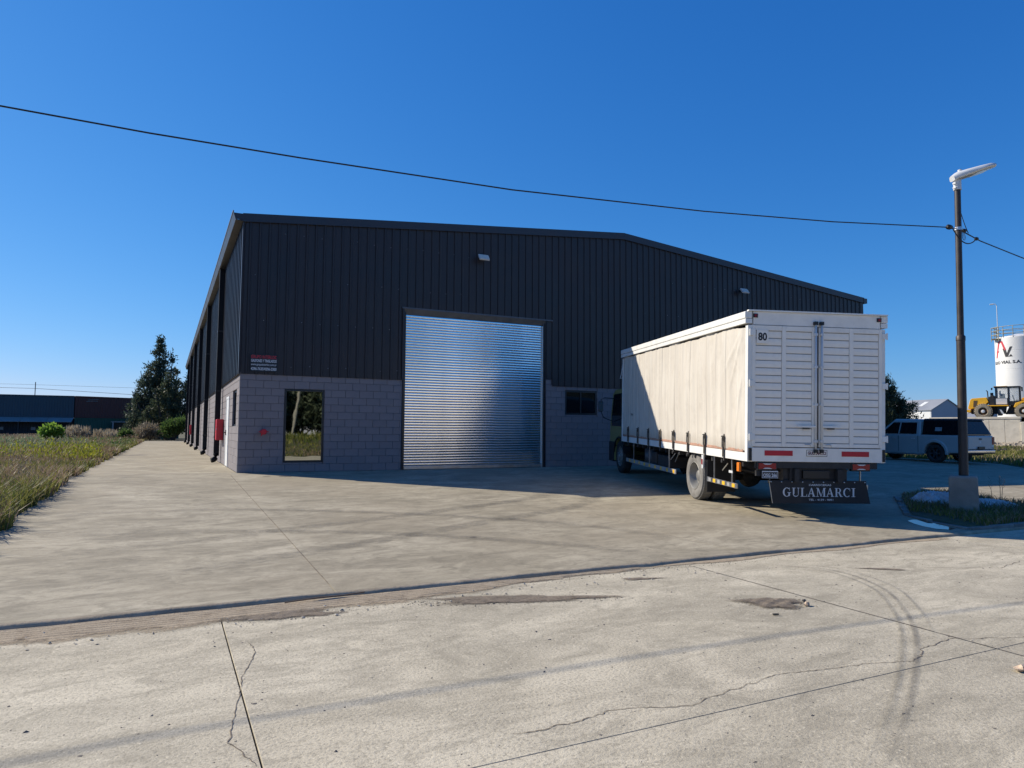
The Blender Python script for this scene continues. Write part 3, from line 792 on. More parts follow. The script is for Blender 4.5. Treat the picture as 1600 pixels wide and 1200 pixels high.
def lettering(s, size, m, parent, loc, width=None, bold=0, name='lettering', M=None):
    me = text_mesh(s, size, m, 1.0, bold, width)
    return inst(name, me, parent, mat=Matrix.Translation(loc) @ (M if M is not None else UP))
sg = empty('wall_sign', (.26, -.045, 2.72), 'small black sign with red and white lettering at the left corner of the front wall', 'sign')
MB().box(-.02, -.012, .0, .70, 0, .49).build('sign_board', pm('sign black', (.012, .014, .018), .5), sg)
lettering('GRUPO INTERLOC', .125, M_textr, sg, (.0, -.014, .365), .66, .002)
lettering('GALPONES Y TINGLADOS', .105, M_textw, sg, (.0, -.014, .265), .66, .003)
lettering('www.grupointerloc.com.ar', .085, M_textw, sg, (.0, -.014, .172), .66, .001)
lettering('4296-7635/4296-2300', .105, M_textw, sg, (.0, -.014, .045), .66, .003)

# ---------------------------------------------------------------- the truck (x right, y forward, z up; origin at the left rear lower corner of the box)
TB = Vector((7.414, -10.784, 0.695))
TR = Matrix.Rotation(-.347, 3, 'Z') @ Matrix.Rotation(.030, 3, 'X') @ Matrix.Rotation(.0109, 3, 'Y')
TC = Vector((1.3, 4.5, -1.04))
TM = TR.to_4x4(); TM.translation = TB+TR @ TC
truck = empty('box_truck', label='white curtain-sided box truck with number 80 on its rear door', cat='truck', mat=TM)
OFF = tuple(-TC)
def tp(mb_, name, m, **k): return mb_.build(name, m, truck, loc=OFF, **k)
BWD, BL, BHT = 2.6, 8.15, 2.62

M_tarp_m, t_, b_ = nodes('truck tarpaulin')
co_ = coords(t_); n_a = noise(t_, coords(t_, (1, 2.5, .35)), 1.6, 6, .65, .4); n_b = noise(t_, coords(t_, (1, 1, 1)), 3, 6, .7); n_c = noise(t_, coords(t_, (60, 60, 60)), 1, 2)
o_ = ramp(t_, n_a, [(.3, (.54, .49, .42)), (.7, (.635, .59, .515))]); o_ = mix(t_, ramp(t_, n_b, [(.5, (0, 0, 0)), (.75, (.45,)*3)]), o_, (.42, .37, .31))
sx_ = t_.nodes.new('ShaderNodeSeparateXYZ'); t_.links.new(co_, sx_.inputs[0])
grime = ramp(t_, sx_.outputs['Z'], [(.0, (.4,)*3), (.16, (.0,)*3)])
t_.links.new(o_, b_.inputs['Base Color'])
dn = t_.nodes.new('ShaderNodeMath'); dn.operation = 'MULTIPLY_ADD'; t_.links.new(n_b, dn.inputs[0]); dn.inputs[1].default_value = .5; t_.links.new(sx_.outputs['Z'], dn.inputs[2])
o2_ = mix(t_, ramp(t_, dn.outputs[0], [(.36, (.6,)*3), (.62, (0, 0, 0))]), o_, (.36, .31, .25))
fr = t_.nodes.new('ShaderNodeMath'); fr.operation = 'PINGPONG'; t_.links.new(sx_.outputs['Y'], fr.inputs[0]); fr.inputs[1].default_value = .46
o3_ = mix(t_, ramp(t_, fr.outputs[0], [(.0, (.45,)*3), (.007, (.40,)*3), (.016, (0, 0, 0))]), o2_, (.30, .26, .21))
t_.links.new(o3_, b_.inputs['Base Color']); b_.inputs['Roughness'].default_value = .62
bump(t_, b_, n_a, .25, .03, bump(t_, b_, n_c, .08, .002))
M_tarp = M_tarp_m

# deck, sill rails, posts, roof
mb = MB(); mb.box(.04, .03, .02, BWD-.04, BL-.03, .12); tp(mb, 'deck', M_wood)
for s, x in ((0, 0), (1, BWD-.035)):
    m_ = MB(); m_.box(x, .10, -.05, x+.035, BL-.07, .10); tp(m_, 'side_rail', M_white, bevel=.004)
for x in (0, BWD-.10):
    tp(MB().box(x, 0, -.05, x+.10, .10, 2.36), 'corner_post', M_white, bevel=.006)
    tp(MB().box(x, BL-.07, -.05, x+.10, BL, 2.36), 'corner_post', M_white, bevel=.006)
for x, s in ((0, 1), (BWD, -1)):
    m_ = MB(); m_.box(x-s*.055, .0, 2.478, x+s*.08, BL, 2.60); tp(m_, 'roof_rail', M_white, bevel=.012)
    m_ = MB(); m_.box(x-s*.048, .0, 2.385, x+s*.08, BL, 2.470); tp(m_, 'roof_rail', M_white, bevel=.006)
tp(MB().grid(lambda u, v: (.06+u*(BWD-.12), .02+v*(BL-.04), 2.600+.03*math.sin(math.pi*u)), 12, 1), 'roof', M_whiterear, smooth=True)
tp(MB().box(.1, BL-.05, .0, BWD-.1, BL, 2.58), 'front_wall', M_whiterear)
for k in range(9):
    tp(MB().box(.045, .5+.9*k, .12, .075, .56+.9*k, 2.36), 'side_stake', M_steel)
# curtains
def curtain(side):
    def fn(u, vv):
        y = .105+u*(BL-.18); z0 = .115+.035*max(0, math.sin(math.pi*(((y-.95)/.92) % 1)))**.6; z1 = 2.365-.010*math.sin(y*3.1)-.012*math.sin(y*6.3)-.05*max(0, math.sin(y*1.9+2.2))*max(0, 1-y/4.5); z = z0+(z1-z0)*vv
        d = .018+.007*math.sin(y*6.83+.6)*(1-.4*vv)+.004*math.sin(y*17+z*1.1)+.0035*math.sin(y*31-z*2)
        q = ((y-.95)/.92) % 1; q = min(q, 1-q); d += -.016*math.exp(-(q*.92/.10)**2)*(1-vv)**2.0
        w = (y/.46) % 1; w = min(w, 1-w)*.46; d += .010*math.exp(-(w/.012)**2)          # welded seams
        # slack folds fanning from the rear upper corner
        for kx, (yy, zz, a) in enumerate(((.15, 2.3, 1.05), (.2, 1.6, 1.35), (.15, 2.35, .75))):
            r_ = (y-yy)*math.sin(a)-(zz-z)*math.cos(a); L = (y-yy)*math.cos(a)+(zz-z)*math.sin(a)
            if 0 < L < 1.3: d += .016*math.exp(-(r_/.035)**2)*math.sin(math.pi*L/1.3)
        d += .010*math.sin(math.pi*vv)+.006*math.sin(z*3.3+y*1.2)
        d *= min(1, (1-u)*40, u*40+.3)
        x = -d if side < 0 else BWD+d
        return (x+(.02 if side < 0 else -.02), y, z)
    return tp(MB().grid(fn, 700, 44), 'curtain', M_tarp, smooth=True)
curtain(-1); curtain(1)
# planks seen below the lifted hem, straps with buckles
strap_y = [.95+.92*k for k in range(8)]
edges = [.12]+strap_y+[BL-.08]
for a, b in zip(edges[:-1], edges[1:]):
    for x in (-.001, BWD-.029): tp(MB().box(x, a+.06, .108, x+.03, b-.07, .158), 'side_plank', M_wood)
M_strap = pm('strap webbing', (.035, .033, .032), .75, var=.3, scale=20)
M_buckle = pm('strap buckle steel', (.10, .095, .09), .45, .7, var=.4, scale=20)
st_me = MB().box(-.004, -.022, -.26, .003, .022, .20).box(-.007, -.024, -.30, .02, .024, -.26).mesh('strap', M_strap)
bk_me = MB().box(-.028, -.034, .10, -.004, .034, .20).box(-.040, -.022, -.02, -.026, .022, .16).tube([(-.034, -.036, .185), (-.034, .036, .185)], .012, 8).box(-.03, -.018, -.20, -.004, .018, -.02).mesh('buckle', M_buckle)
for s in (0, 1):
    for y in strap_y:
        M = Matrix.Translation(Vector((-.012 if s == 0 else BWD+.012, y, .20))+Vector(OFF)) @ (Matrix.Rotation(math.pi, 4, 'Z') if s else Matrix())
        o = inst('strap', st_me, truck, mat=M); inst('buckle', bk_me, o, mat=Matrix.Translation((0, 0, -.03)))
# torn mark on the tarp
m_ = MB()
for q in range(9):
    a = random.uniform(0, 6.28); y = 7.05+random.uniform(-.09, .09); z = .72+random.uniform(-.03, .05); m_.tube([(-.022, y, z), (-.024, y+.05*math.cos(a), z+.03*math.sin(a))], .004, 4)
tp(m_, 'tarp_scuff', M_textd)

# rear frame
tp(MB().box(0.1, -.004, 2.365, BWD-.1, .09, 2.60), 'rear_header', M_whiterear, bevel=.008)
tp(MB().box(.0, -.03, 2.602, BWD+.04, .05, 2.628), 'rear_header_lip', M_white, bevel=.004)
tp(MB().box(.075, -.020, -.045, BWD-.045, .09, .20), 'rear_sill', M_whiterear, bevel=.006)
for x in (.02, BWD-.075):
    m_ = MB(); m_.box(x, -.03, -.03, x+.05, .0, .19); tp(m_, 'bump_stop', M_rubber)
PZ0, PZ1, NP = .285, 2.265, 15
ph = (PZ1-PZ0)/NP
def panel_mesh(w):
    m_ = MB(); e = .005
    m_.prism([(0.0, e), (-.012, e+.006), (-.016, ph*.5), (-.012, ph-e-.006), (0, ph-e)], 0, .004, w-.004); return m_.mesh('panel', M_whiterear)
M_groove = pm('door groove', (.22, .22, .22), .6, var=.2)
for s, (dx0, dx1) in enumerate(((.075, 1.285), (1.315, 2.525))):
    if s == 0: cols = ((.135, .625), (.70, 1.19))
    else: cols = ((1.41, 1.90), (1.975, 2.465))
    d = empty('rear_door', tuple(Vector((dx0, 0, .21))+Vector(OFF))); d.parent = truck
    O = (-dx0, 0, -.21)
    def dpart(mb_, name, m, **k): return mb_.build(name, m, d, loc=O, **k)
    dpart(MB().box(dx0, .012, .215, dx1, .035, 2.355), 'door_skin', M_groove)
    for (a, b) in ((dx0, cols[0][0]-.0), (cols[0][1]+.0, cols[1][0]-.0), (cols[1][1]+.0, dx1)):
        dpart(MB().box(a+.002, -.026, .215, b-.002, .011, 2.355), 'stile', M_whiterear, bevel=.005)
    for c in cols:
        w = c[1]-c[0]
        dpart(MB().box(c[0], -.022, .215, c[1], .011, PZ0-.004), 'door_rail', M_whiterear, bevel=.003)
        dpart(MB().box(c[0], -.022, PZ1+.004, c[1], .011, 2.355), 'door_rail', M_whiterear, bevel=.003)
        pmx = panel_mesh(w)
        for k in range(NP): inst('panel', pmx, d, loc=(O[0]+c[0], .009+random.uniform(-.0015, .0015), O[2]+PZ0+k*ph))
    # locking rod with brackets and cam
    rx_ = 1.245 if s == 0 else 1.355
    m_ = MB(); m_.tube([(rx_, -.05, .10), (rx_, -.05, 2.44)], .017, 10); dpart(m_, 'locking_rod', M_lampgrey, smooth=True)
    for z in (.30, .95, 1.62, 2.2): dpart(MB().box(rx_-.03, -.066, z, rx_+.03, -.026, z+.045), 'rod_bracket', M_lampgrey, bevel=.003)
    dpart(MB().box(rx_-.03, -.075, .12, rx_+.03, -.026, .18).box(rx_-.03, -.075, 2.39, rx_+.03, -.003, 2.45), 'cam_lock', M_black, bevel=.003)
    hx = (.90, 1.235) if s == 0 else (1.365, 1.70)
    dpart(MB().box(hx[0], -.072, .565, hx[1], -.055, .60), 'lever_handle', M_white, bevel=.004)
    q = sum(hx)/2
    dpart(MB().box(q-.06, -.06, .535, q+.06, -.027, .562), 'handle_keeper', M_buckle)
    hxx = dx0-.045 if s == 0 else dx1-.005
    for z in (.33, 1.28, 2.18): dpart(MB().box(hxx, -.034, z, hxx+.095, -.027, z+.10).tube([(hxx+(.0 if s == 0 else .095), -.03, z-.01), (hxx+(.0 if s == 0 else .095), -.03, z+.11)], .014, 8), 'hinge', M_white)
    cx_ = 1.10 if s == 0 else 1.49
    m_ = MB(); m_.tube([(cx_-.05, -.035, .262), (cx_+.05, -.035, .262), (cx_+.06, -.035, .225)], .007, 6); dpart(m_, 'hook', M_steel)
# number plate 80, red strips, maker's plate, marker lights
p80 = tp(MB().box(.145, -.034, 2.035, .365, -.0265, 2.275), 'number_panel', M_whiterear)
lettering('80', .185, M_textd, p80, (.172, -.036, 2.09), .165, .006)
for x in (.31, 1.75): tp(MB().box(x, -.0245, .060, x+.52, -.021, .150), 'red_reflector', M_red)
mp_ = tp(MB().box(1.085, -.024, .055, 1.475, -.021, .170), 'maker_plate', M_whiterear)
m_ = MB(); [m_.box(*q) for q in ((1.085, -.0262, .055, 1.475, -.0245, .062), (1.085, -.0262, .163, 1.475, -.0245, .170), (1.085, -.0262, .062, 1.092, -.0245, .163), (1.468, -.0262, .062, 1.475, -.0245, .163))]
m_.build('plate_border', M_textd, mp_)
lettering('GULAMARCI', .075, pm('maroon lettering', (.12, .02, .05), .6), mp_, (1.11, -.0262, .088), .34, .003)
for x in (.09, 2.43): 
    o = tp(MB().box(x, -.022, 2.49, x+.085, -.004, 2.56), 'marker_light', M_black, bevel=.004); MB().box(x+.02, -.026, 2.505, x+.065, -.0225, 2.545).build('lens', M_redlens, o)
for x in (.45, 2.15):
    pass
# chassis
for x in (.86, 1.66): tp(MB().box(x, -.05, -.40, x+.08, 9.9, -.17), 'chassis_rail', M_dkframe)
for k in range(18): tp(MB().box(.05, .25+.46*k, -.155, BWD-.05, .31+.46*k, -.055), 'cross_bearer', M_dkframe)
for x in (.88, 1.64): tp(MB().box(x, .02, -.168, x+.08, BL-.1, -.156), 'sub_frame', M_dkframe)
tp(MB().box(.16, .0, -.16, BWD-.16, .07, -.047), 'rear_beam', M_dkframe)
tp(MB().box(.70, .06, -.46, 1.90, .16, -.17), 'rear_crossmember', M_dkframe)
tp(MB().box(1.05, .02, -.34, 1.55, .059, -.20), 'tow_bracket', M_black, bevel=.006)
for x in (.18, 1.94):
    o = tp(MB().box(x, -.02, -.20, x+.36, .06, -.05), 'tail_light', M_black, bevel=.01)
    m_ = MB(); m_.box(x+.02, -.028, -.175, x+.34, -.021, -.075); m_.build('lens', M_redlens, o)
    m_ = MB(); m_.prism([(x+.09, -.078), (x+.27, -.078), (x+.22, -.098), (x+.14, -.098)], 1, -.034, -.029); m_.prism([(x+.09, -.172), (x+.14, -.152), (x+.22, -.152), (x+.27, -.172)], 1, -.034, -.029); m_.build('clear_lens', M_lampgrey, o)
tp(MB().box(.17, .0, -.30, .56, .05, -.205), 'light_bracket', M_dkframe)
lic = tp(MB().box(.255, -.036, -.335, .555, -.03, -.205), 'licence_plate', pm('plate black', (.03, .03, .035), .5))
m_ = MB(); [m_.box(*q) for q in ((.258, -.039, -.332, .552, -.0365, -.324), (.258, -.039, -.226, .552, -.0365, -.208), (.258, -.039, -.324, .265, -.0365, -.226), (.545, -.039, -.324, .552, -.0365, -.226))]; m_.build('plate_border', M_textw, lic)
lettering('OSG 266', .085, M_textw, lic, (.278, -.039, -.312), .255, .003)
# rubber mudflap with serif lettering
mf = tp(MB().prism([(.405, -.385), (2.225, -.385), (2.31, -.775), (.475, -.775)], 1, .0, .010), 'mud_flap', M_mudflap)
def arc(cx, cy, ro_x, ro_y, ri_x, ri_y, a0, a1, n=20, sx=0.0):
    out = []
    for k in range(n):
        q = []
        for a in (a0+(a1-a0)*k/n, a0+(a1-a0)*(k+1)/n): q += [(cx+ro_x*math.cos(a), cy+ro_y*math.sin(a)), (cx+sx+ri_x*math.cos(a), cy+ri_y*math.sin(a))]
        out.append([q[0], q[2], q[3], q[1]])
    return out
def R4(x0, y0, x1, y1): return [[(x0, y0), (x1, y0), (x1, y1), (x0, y1)]]
SF = .055
def serif(x0, x1, y): return R4(x0, y, x1, y+SF)
GL = {
 'I': (.44, R4(.12, 0, .32, 1)+serif(.0, .44, 0)+serif(.0, .44, 1-SF)),
 'L': (.76, R4(.10, 0, .29, 1)+serif(0, .42, 1-SF)+serif(0, .72, 0)+[[(.66, 0), (.74, 0), (.76, .30), (.72, .30)]]),
 'U': (.90, R4(.10, .3, .28, 1)+R4(.70, .3, .77, 1)+serif(0, .42, 1-SF)+serif(.58, .88, 1-SF)+arc(.435, .32, .335, .34, .265, .25, math.pi, 2*math.pi, 18, .03)),
 'A': (.88, [[(.02, 0), (.11, 0), (.45, .98), (.38, .98)], [(.60, 0), (.82, 0), (.47, 1.0), (.36, 1.0)], [(.17, .30), (.68, .30), (.66, .37), (.20, .37)]]+serif(-.04, .24, 0)+serif(.52, .90, 0)),
 'M': (1.12, R4(.12, 0, .19, 1)+R4(.86, 0, 1.04, 1)+[[(.08, 1), (.28, 1), (.62, .05), (.54, .0)], [(.54, .0), (.60, .0), (.92, 1), (.86, 1)]]+serif(0, .32, 0)+serif(.76, 1.14, 0)+serif(0, .2, 1-SF)+serif(.9, 1.14, 1-SF)),
 'R': (.90, R4(.10, 0, .29, 1)+serif(0, .40, 0)+serif(0, .40, 1-SF)+R4(.28, 1-SF, .46, 1)+R4(.28, .46, .46, .52)+arc(.44, .73, .29, .27, .12, .21, -math.pi/2, math.pi/2, 16)+[[(.40, .48), (.58, .50), (.86, 0), (.66, 0)]]+serif(.62, .95, 0)),
 'C': (.90, arc(.47, .5, .47, .52, .27, .45, R_(48), R_(312), 30)+R4(.76, .66, .81, 1)),
 'G': (.98, arc(.47, .5, .47, .52, .27, .45, R_(48), R_(312), 30)+R4(.76, .66, .81, 1)+R4(.66, .06, .84, .46)+serif(.54, .96, .43))}
def serif_text(s, x0, z0, h, width, y, m, parent):
    tot = sum(GL[c][0]+.10 for c in s)-.10; k = width/tot; x = x0; m_ = MB(); q = 0
    for c in s:
        for p in GL[c][1]:
            q += 1; m_.add([(x+a*k, y-q*.00002, z0+b*h) for a, b in p], [(0, 1, 2, 3)])
        x += (GL[c][0]+.10)*k
    return m_.build('lettering', m, parent)
serif_text('GULAMARCI', .66, -.655, .155, 1.36, -.003, M_textw, mf)
lettering('CARROCERIAS', .045, M_textw, mf, (1.145, -.002, -.465), .42, .001)
lettering('TEL - 4139 - 9091', .045, M_textw, mf, (1.145, -.002, -.725), .46, .001)
for k in range(10):
    m_ = MB(); m_.lathe([(0, -.012), (.011, -.008), (.012, 0)], (.44+k*.196, 0, -.40), 1, 8); m_.build('bolt', M_steel, mf)
tp(MB().box(.40, .012, -.42, 2.24, .03, -.372), 'flap_rail', M_dkframe)
tp(MB().tube([(.43, .02, -.372), (.43, .02, -.33), (.52, .02, -.325)], .01, 6).tube([(.405, -.004, -.38), (.47, -.004, -.772)], .006, 5), 'flap_stay', M_steel)
for x in (.80, 1.78): tp(MB().box(x, .014, -.375, x+.05, .06, -.17), 'flap_hanger', M_dkframe)

# wheels
M_dustyt = pm('dusty tyre', (.20, .19, .175), .9, var=.25, scale=6, bs=.2, dirt=(.09, .085, .08), dirt_amt=.6)
M_rimgrey = pm('rim grey', (.24, .235, .22), .5, .3, var=.2, scale=4, dirt=(.12, .11, .10), dirt_amt=.5)
def tyre_meshes(r=.50, w=.27, deep=True, m_t=None):
    ty = MB(); ri = .285
    ty.lathe([(ri, .02), (ri+.03, .004), (r-.10, .0), (r-.035, .012), (r-.006, .045), (r, .07), (r, w-.07), (r-.006, w-.045), (r-.035, w-.012), (r-.10, w), (ri+.03, w-.004), (ri, w-.02)], (0, 0, 0), 0, 48)
    n = 48
    for k in range(n):       # tread blocks
        a0 = 2*math.pi*k/n; a1 = a0+2*math.pi/n*.62
        for (x0, x1) in ((.035, .095), (.105, .165), (.175, .235)):
            P = [(x, q*math.cos(a), q*math.sin(a)) for q in (r-.004, r+.008) for a in (a0, a1) for x in (x0, x1)]
            ty.add(P, [(0, 1, 3, 2), (4, 6, 7, 5), (0, 4, 5, 1), (2, 3, 7, 6), (0, 2, 6, 4), (1, 5, 7, 3)])
    tm = ty.mesh('tyre', m_t or M_dustyt); shade_auto(tm, 35)
    rm = MB()
    if deep: rm.lathe([(ri+.012, .012), (ri, .006), (ri-.012, .02), (ri-.03, .10), (ri-.06, .155), (.19, .165), (.13, .16), (.12, .14), (.112, .10), (.09, .085), (0, .08)], (0, 0, 0), 0, 40)
    else: rm.lathe([(ri+.012, .012), (ri, .006), (ri-.012, .02), (ri-.03, .05), (.22, .055), (.17, .0), (.13, -.01), (.10, -.02), (.09, -.05), (0, -.055)], (0, 0, 0), 0, 40)
    rmm = rm.mesh('rim', M_rimgrey); shade_auto(rmm, 35)
    nb = MB()
    for k in range(10):
        a = 2*math.pi*k/10; x = .15 if deep else -.008
        nb.tube([(x+.02, .165*math.cos(a), .165*math.sin(a)), (x-.015, .165*math.cos(a), .165*math.sin(a))], .016, 6)
    nm = nb.mesh('wheel_nuts', M_steel)
    return tm, rmm, nm
TYD = tyre_meshes(deep=True); TYF = tyre_meshes(deep=False, m_t=M_rubber)
def wheel(x, y, flip, meshes):
    M = Matrix.Translation(Vector((x, y, -.54))+Vector(OFF)) @ (Matrix.Rotation(math.pi, 4, 'Z') if flip else Matrix())
    w = empty('wheel', mat=Matrix()); w.parent = truck; w.matrix_local = M
    inst('tyre', meshes[0], w); inst('rim', meshes[1], w); inst('wheel_nuts', meshes[2], w)
RY, FY = 2.66, 8.95
wheel(.07, RY, False, TYD); wheel(.64+.01, RY, True, TYD)
wheel(BWD-.07, RY, True, TYD); wheel(BWD-.65, RY, False, TYD)
wheel(.18, FY, False, TYF); wheel(BWD-.18, FY, True, TYF)
tp(MB().tube([(.30, RY, -.54), (BWD-.30, RY, -.54)], .09, 12).lathe([(0, -.2), (.2, -.14), (.24, 0), (.2, .14), (0, .2)], (1.3, RY, -.54), 1, 16), 'rear_axle', M_dkframe)
tp(MB().box(.4, FY-.06, -.62, 2.2, FY+.06, -.50), 'front_axle', M_dkframe)
for x in (.80, 1.72): tp(MB().box(x, RY-.75, -.44, x+.08, RY+.75, -.39), 'leaf_spring', M_dkframe)
# mud flap behind the rear wheel, guard
for x in (.06, BWD-.66): tp(MB().box(x, 1.92, -.80, x+.60, 1.935, -.16), 'wheel_flap', M_mudflap)
tp(MB().prism([(2.02, -.06), (2.05, -.34), (2.12, -.34), (2.13, -.06)], 0, .02, .05), 'flap_bracket', M_lampgrey)
tp(MB().box(.012, 2.06, -.26, .019, 2.11, -.15), 'side_reflector', M_redlens)
def guard(y0, y1, zt, zb_, posts, diags, label=None):
    for s, x in ((1, .02), (-1, BWD-.05)):
        g = tp(MB().box(x, y0, zb_, x+.03, y1, zt), 'side_guard', M_steel if y0 < 3 else M_greytape, bevel=.003)
        xs_ = x-.003 if s == 1 else x+.031; n = int((y1-y0)/.22)
        for k in range(n):
            yy = y0+.07+k*(y1-y0-.06)/n
            MB().box(xs_, yy, zb_+.012, xs_+.002, yy+(y1-y0)/n*.52, zt-.012).build('tape', M_yellow if k % 2 == 0 else M_greytape, g)
        for yy in posts: MB().box(x+.006, yy-.014, zt, x+.024, yy+.014, -.055).build('guard_post', M_steel, g)
        for (ya, za, yb, zb2) in diags: MB().tube([(x+.03, ya, za), (x+.05, yb, zb2)], .010, 6).build('guard_brace', M_steel, g)
guard(.47, 1.84, -.485, -.575, (.69, 1.50), [(1.15, -.30, .95, -.15)])
guard(3.65, 7.70, -.50, -.60, (4.12, 5.6, 7.0), [(3.75, -.33, 3.55, -.08), (4.05, -.30, 3.8, -.14)])
tp(MB().box(.012, .62, -.31, .019, .78, -.265), 'guard_clip', M_lampgrey)
ol = tp(MB().box(.0, .33, -.255, .05, .43, -.095), 'side_lamp', M_orange, bevel=.012)
# tanks, boxes, air tank, exhaust, battery on the left and right
for k in range(3): tp(MB().tube([(.32, 5.95+.28*k, -.60), (.32, 5.95+.28*k, -.17)], .12, 16), 'air_tank', pm('tank grey', (.12, .12, .13), .45, .4), smooth=True)
tp(MB().box(.10, 4.25, -.52, .65, 5.15, -.24), 'battery_box', M_dkframe, bevel=.02)
tp(MB().box(.12, 5.30, -.50, .62, 5.75, -.20), 'tool_box', M_black, bevel=.02)
tp(MB().box(BWD-.68, 4.2, -.68, BWD-.10, 5.6, -.16), 'fuel_tank', M_steel, bevel=.06)
tp(MB().tube([(1.3, 3.2, -.45), (1.3, 7.8, -.45)], .05, 10), 'drive_shaft', M_dkframe)
tp(MB().box(1.05, 6.6, -.62, 1.55, 8.6, -.2), 'gearbox', M_dkframe, bevel=.04)
tp(MB().tube([(.95, .3, -.25), (.6, .9, -.3), (.6, 1.6, -.3)], .03, 8).tube([(1.5, .2, -.3), (2.0, .6, -.28), (2.1, 1.5, -.3)], .02, 8), 'air_line', M_black)
# cab
M_cab = pm('cab paint yellow green', (.25, .24, .09), .4, var=.05, scale=3, coat=.2)
cab = empty('cab', tuple(Vector((.1, 8.3, -.7))+Vector(OFF))); cab.parent = truck; CO = (-.1, -8.3, .7)
def cp(mb_, name, m, **k): return mb_.build(name, m, cab, loc=CO, **k)
prof = [(8.42, -.20), (8.42, 1.42), (8.60, 1.52), (9.55, 1.50), (9.80, 1.38), (10.06, .55), (10.10, .40), (10.12, -.45), (10.06, -.72), (9.58, -.72), (9.55, -.50), (9.47, -.24), (9.25, -.02), (8.95, .06), (8.65, -.02)]
cp(MB().prism(prof, 0, .16, 2.44), 'cab_body', M_cab, bevel=.05)
for x0, x1 in ((.150, .158), (2.442, 2.45)):
    cp(MB().prism([(8.50, .36), (8.50, 1.38), (9.62, 1.34), (9.86, .62), (9.86, .36)], 0, x0, x1), 'side_window', M_glass)
    cp(MB().prism([(8.70, -.10), (8.70, 1.36), (8.715, 1.36), (8.715, -.10)], 0, x0-.002 if x0 < 1 else x0, x1+.002 if x0 > 1 else x1), 'door_gap', M_black)
cp(MB().prism([(9.835, 1.33), (10.065, .60), (10.085, .606), (9.855, 1.336)], 0, .30, 2.30), 'windscreen', M_glass)
cp(MB().box(.2, 10.12, -.72, 2.4, 10.20, -.42), 'front_bumper', M_black, bevel=.03)
cp(MB().prism([(9.60, -.74), (9.57, -.50), (9.50, -.24), (9.42, -.12), (10.135, -.12), (10.14, -.74)], 0, .145, 2.455), 'lower_panel', M_black, bevel=.02)
for x in (.30, 2.02): cp(MB().box(x, 10.105, -.30, x+.28, 10.14, -.12), 'headlight', M_lampgrey, bevel=.02)
cp(MB().box(.5, 10.10, .05, 2.1, 10.13, .35), 'grille', M_black)
for x0 in (.13, 2.24):   # wheel arch
    m_ = MB(); m_.lathe([(.56, 0), (.60, 0), (.60, .23), (.56, .23)], (x0, FY, -.54), 0, 20, R_(10), R_(170)); cp(m_, 'wheel_arch', M_black)
for s, x in ((-1, .14), (1, 2.46)):
    mr = cp(MB().tube([(x, 9.60, 1.22), (x+s*.28, 9.66, 1.24), (x+s*.38, 9.70, 1.18), (x+s*.40, 9.70, .85), (x+s*.30, 9.68, .62), (x, 9.62, .50)], .014, 8), 'mirror_arm', M_black)
    MB().box(x+s*.33, 9.62, .80, x+s*.47, 9.69, 1.13).build('mirror_housing', M_black, mr, bevel=.015)
    MB().box(x+s*.34, 9.610, .815, x+s*.46, 9.617, 1.115).build('mirror_glass', mirror_glass('mirror%d' % s, (.6, .65, .7)), mr)
tp(MB().tube([(.02, BL+.03, 2.2), (-.02, BL+.04, 1.9), (-.05, BL+.05, 1.78), (.02, BL+.05, 1.8)], .010, 6), 'rope', M_textw)

# ---------------------------------------------------------------- street lamp, cables
PB = Vector((12.08, -11.70, gz(-11.7)))
lamp = empty('street_lamp', PB, 'tall dark street lamp on a square concrete footing at the yard corner', 'street lamp')
def lx(z): return (z+.38)/6.45*.28
m_ = MB(); s0, s1 = .25, .235
m_.add([(a*s0, b*s0*.95, -.25) for a, b in ((-1, -1), (1, -1), (1, 1), (-1, 1))]+[(a*s1, b*s1, .70) for a, b in ((-1, -1), (1, -1), (1, 1), (-1, 1))]+[(a*(s1-.03), b*(s1-.03), .725) for a, b in ((-1, -1), (1, -1), (1, 1), (-1, 1))], [(0, 1, 5, 4), (1, 2, 6, 5), (2, 3, 7, 6), (3, 0, 4, 7), (4, 5, 9, 8), (5, 6, 10, 9), (6, 7, 11, 10), (7, 4, 8, 11), (8, 9, 10, 11)])
fo = m_.build('concrete_footing', M_concrete, lamp, bevel=.02); fo.rotation_euler = (0, 0, R_(-60))
M_pole = pm('dark pole steel', (.042, .034, .030), .5, .2, var=.3, scale=4, dirt=(.07, .04, .03), dirt_amt=.5)
def lz(z): return (lx(z-.38), .06*z/6.4, z)
MB().tube([lz(.70), lz(3.40)], .083, 18, r2=.078).build('pole', M_pole, lamp, smooth=False, auto=40)
MB().tube([lz(3.36), lz(3.44), lz(3.47)], [.084, .084, .06], 18).build('pole_collar', M_pole, lamp, auto=40)
MB().tube([lz(3.45), lz(6.42)], .060, 18, r2=.057).build('pole', M_pole, lamp, auto=40)
H = Vector(lz(6.42))
MB().tube([tuple(H), tuple(H+Vector((0, 0, .20)))], .072, 16).box(H.x-.11, H.y-.03, H.z+.02, H.x-.06, H.y+.03, H.z+.05).box(H.x-.11, H.y-.03, H.z+.11, H.x-.06, H.y+.03, H.z+.14).build('lamp_spigot', M_lampgrey, lamp, auto=40)
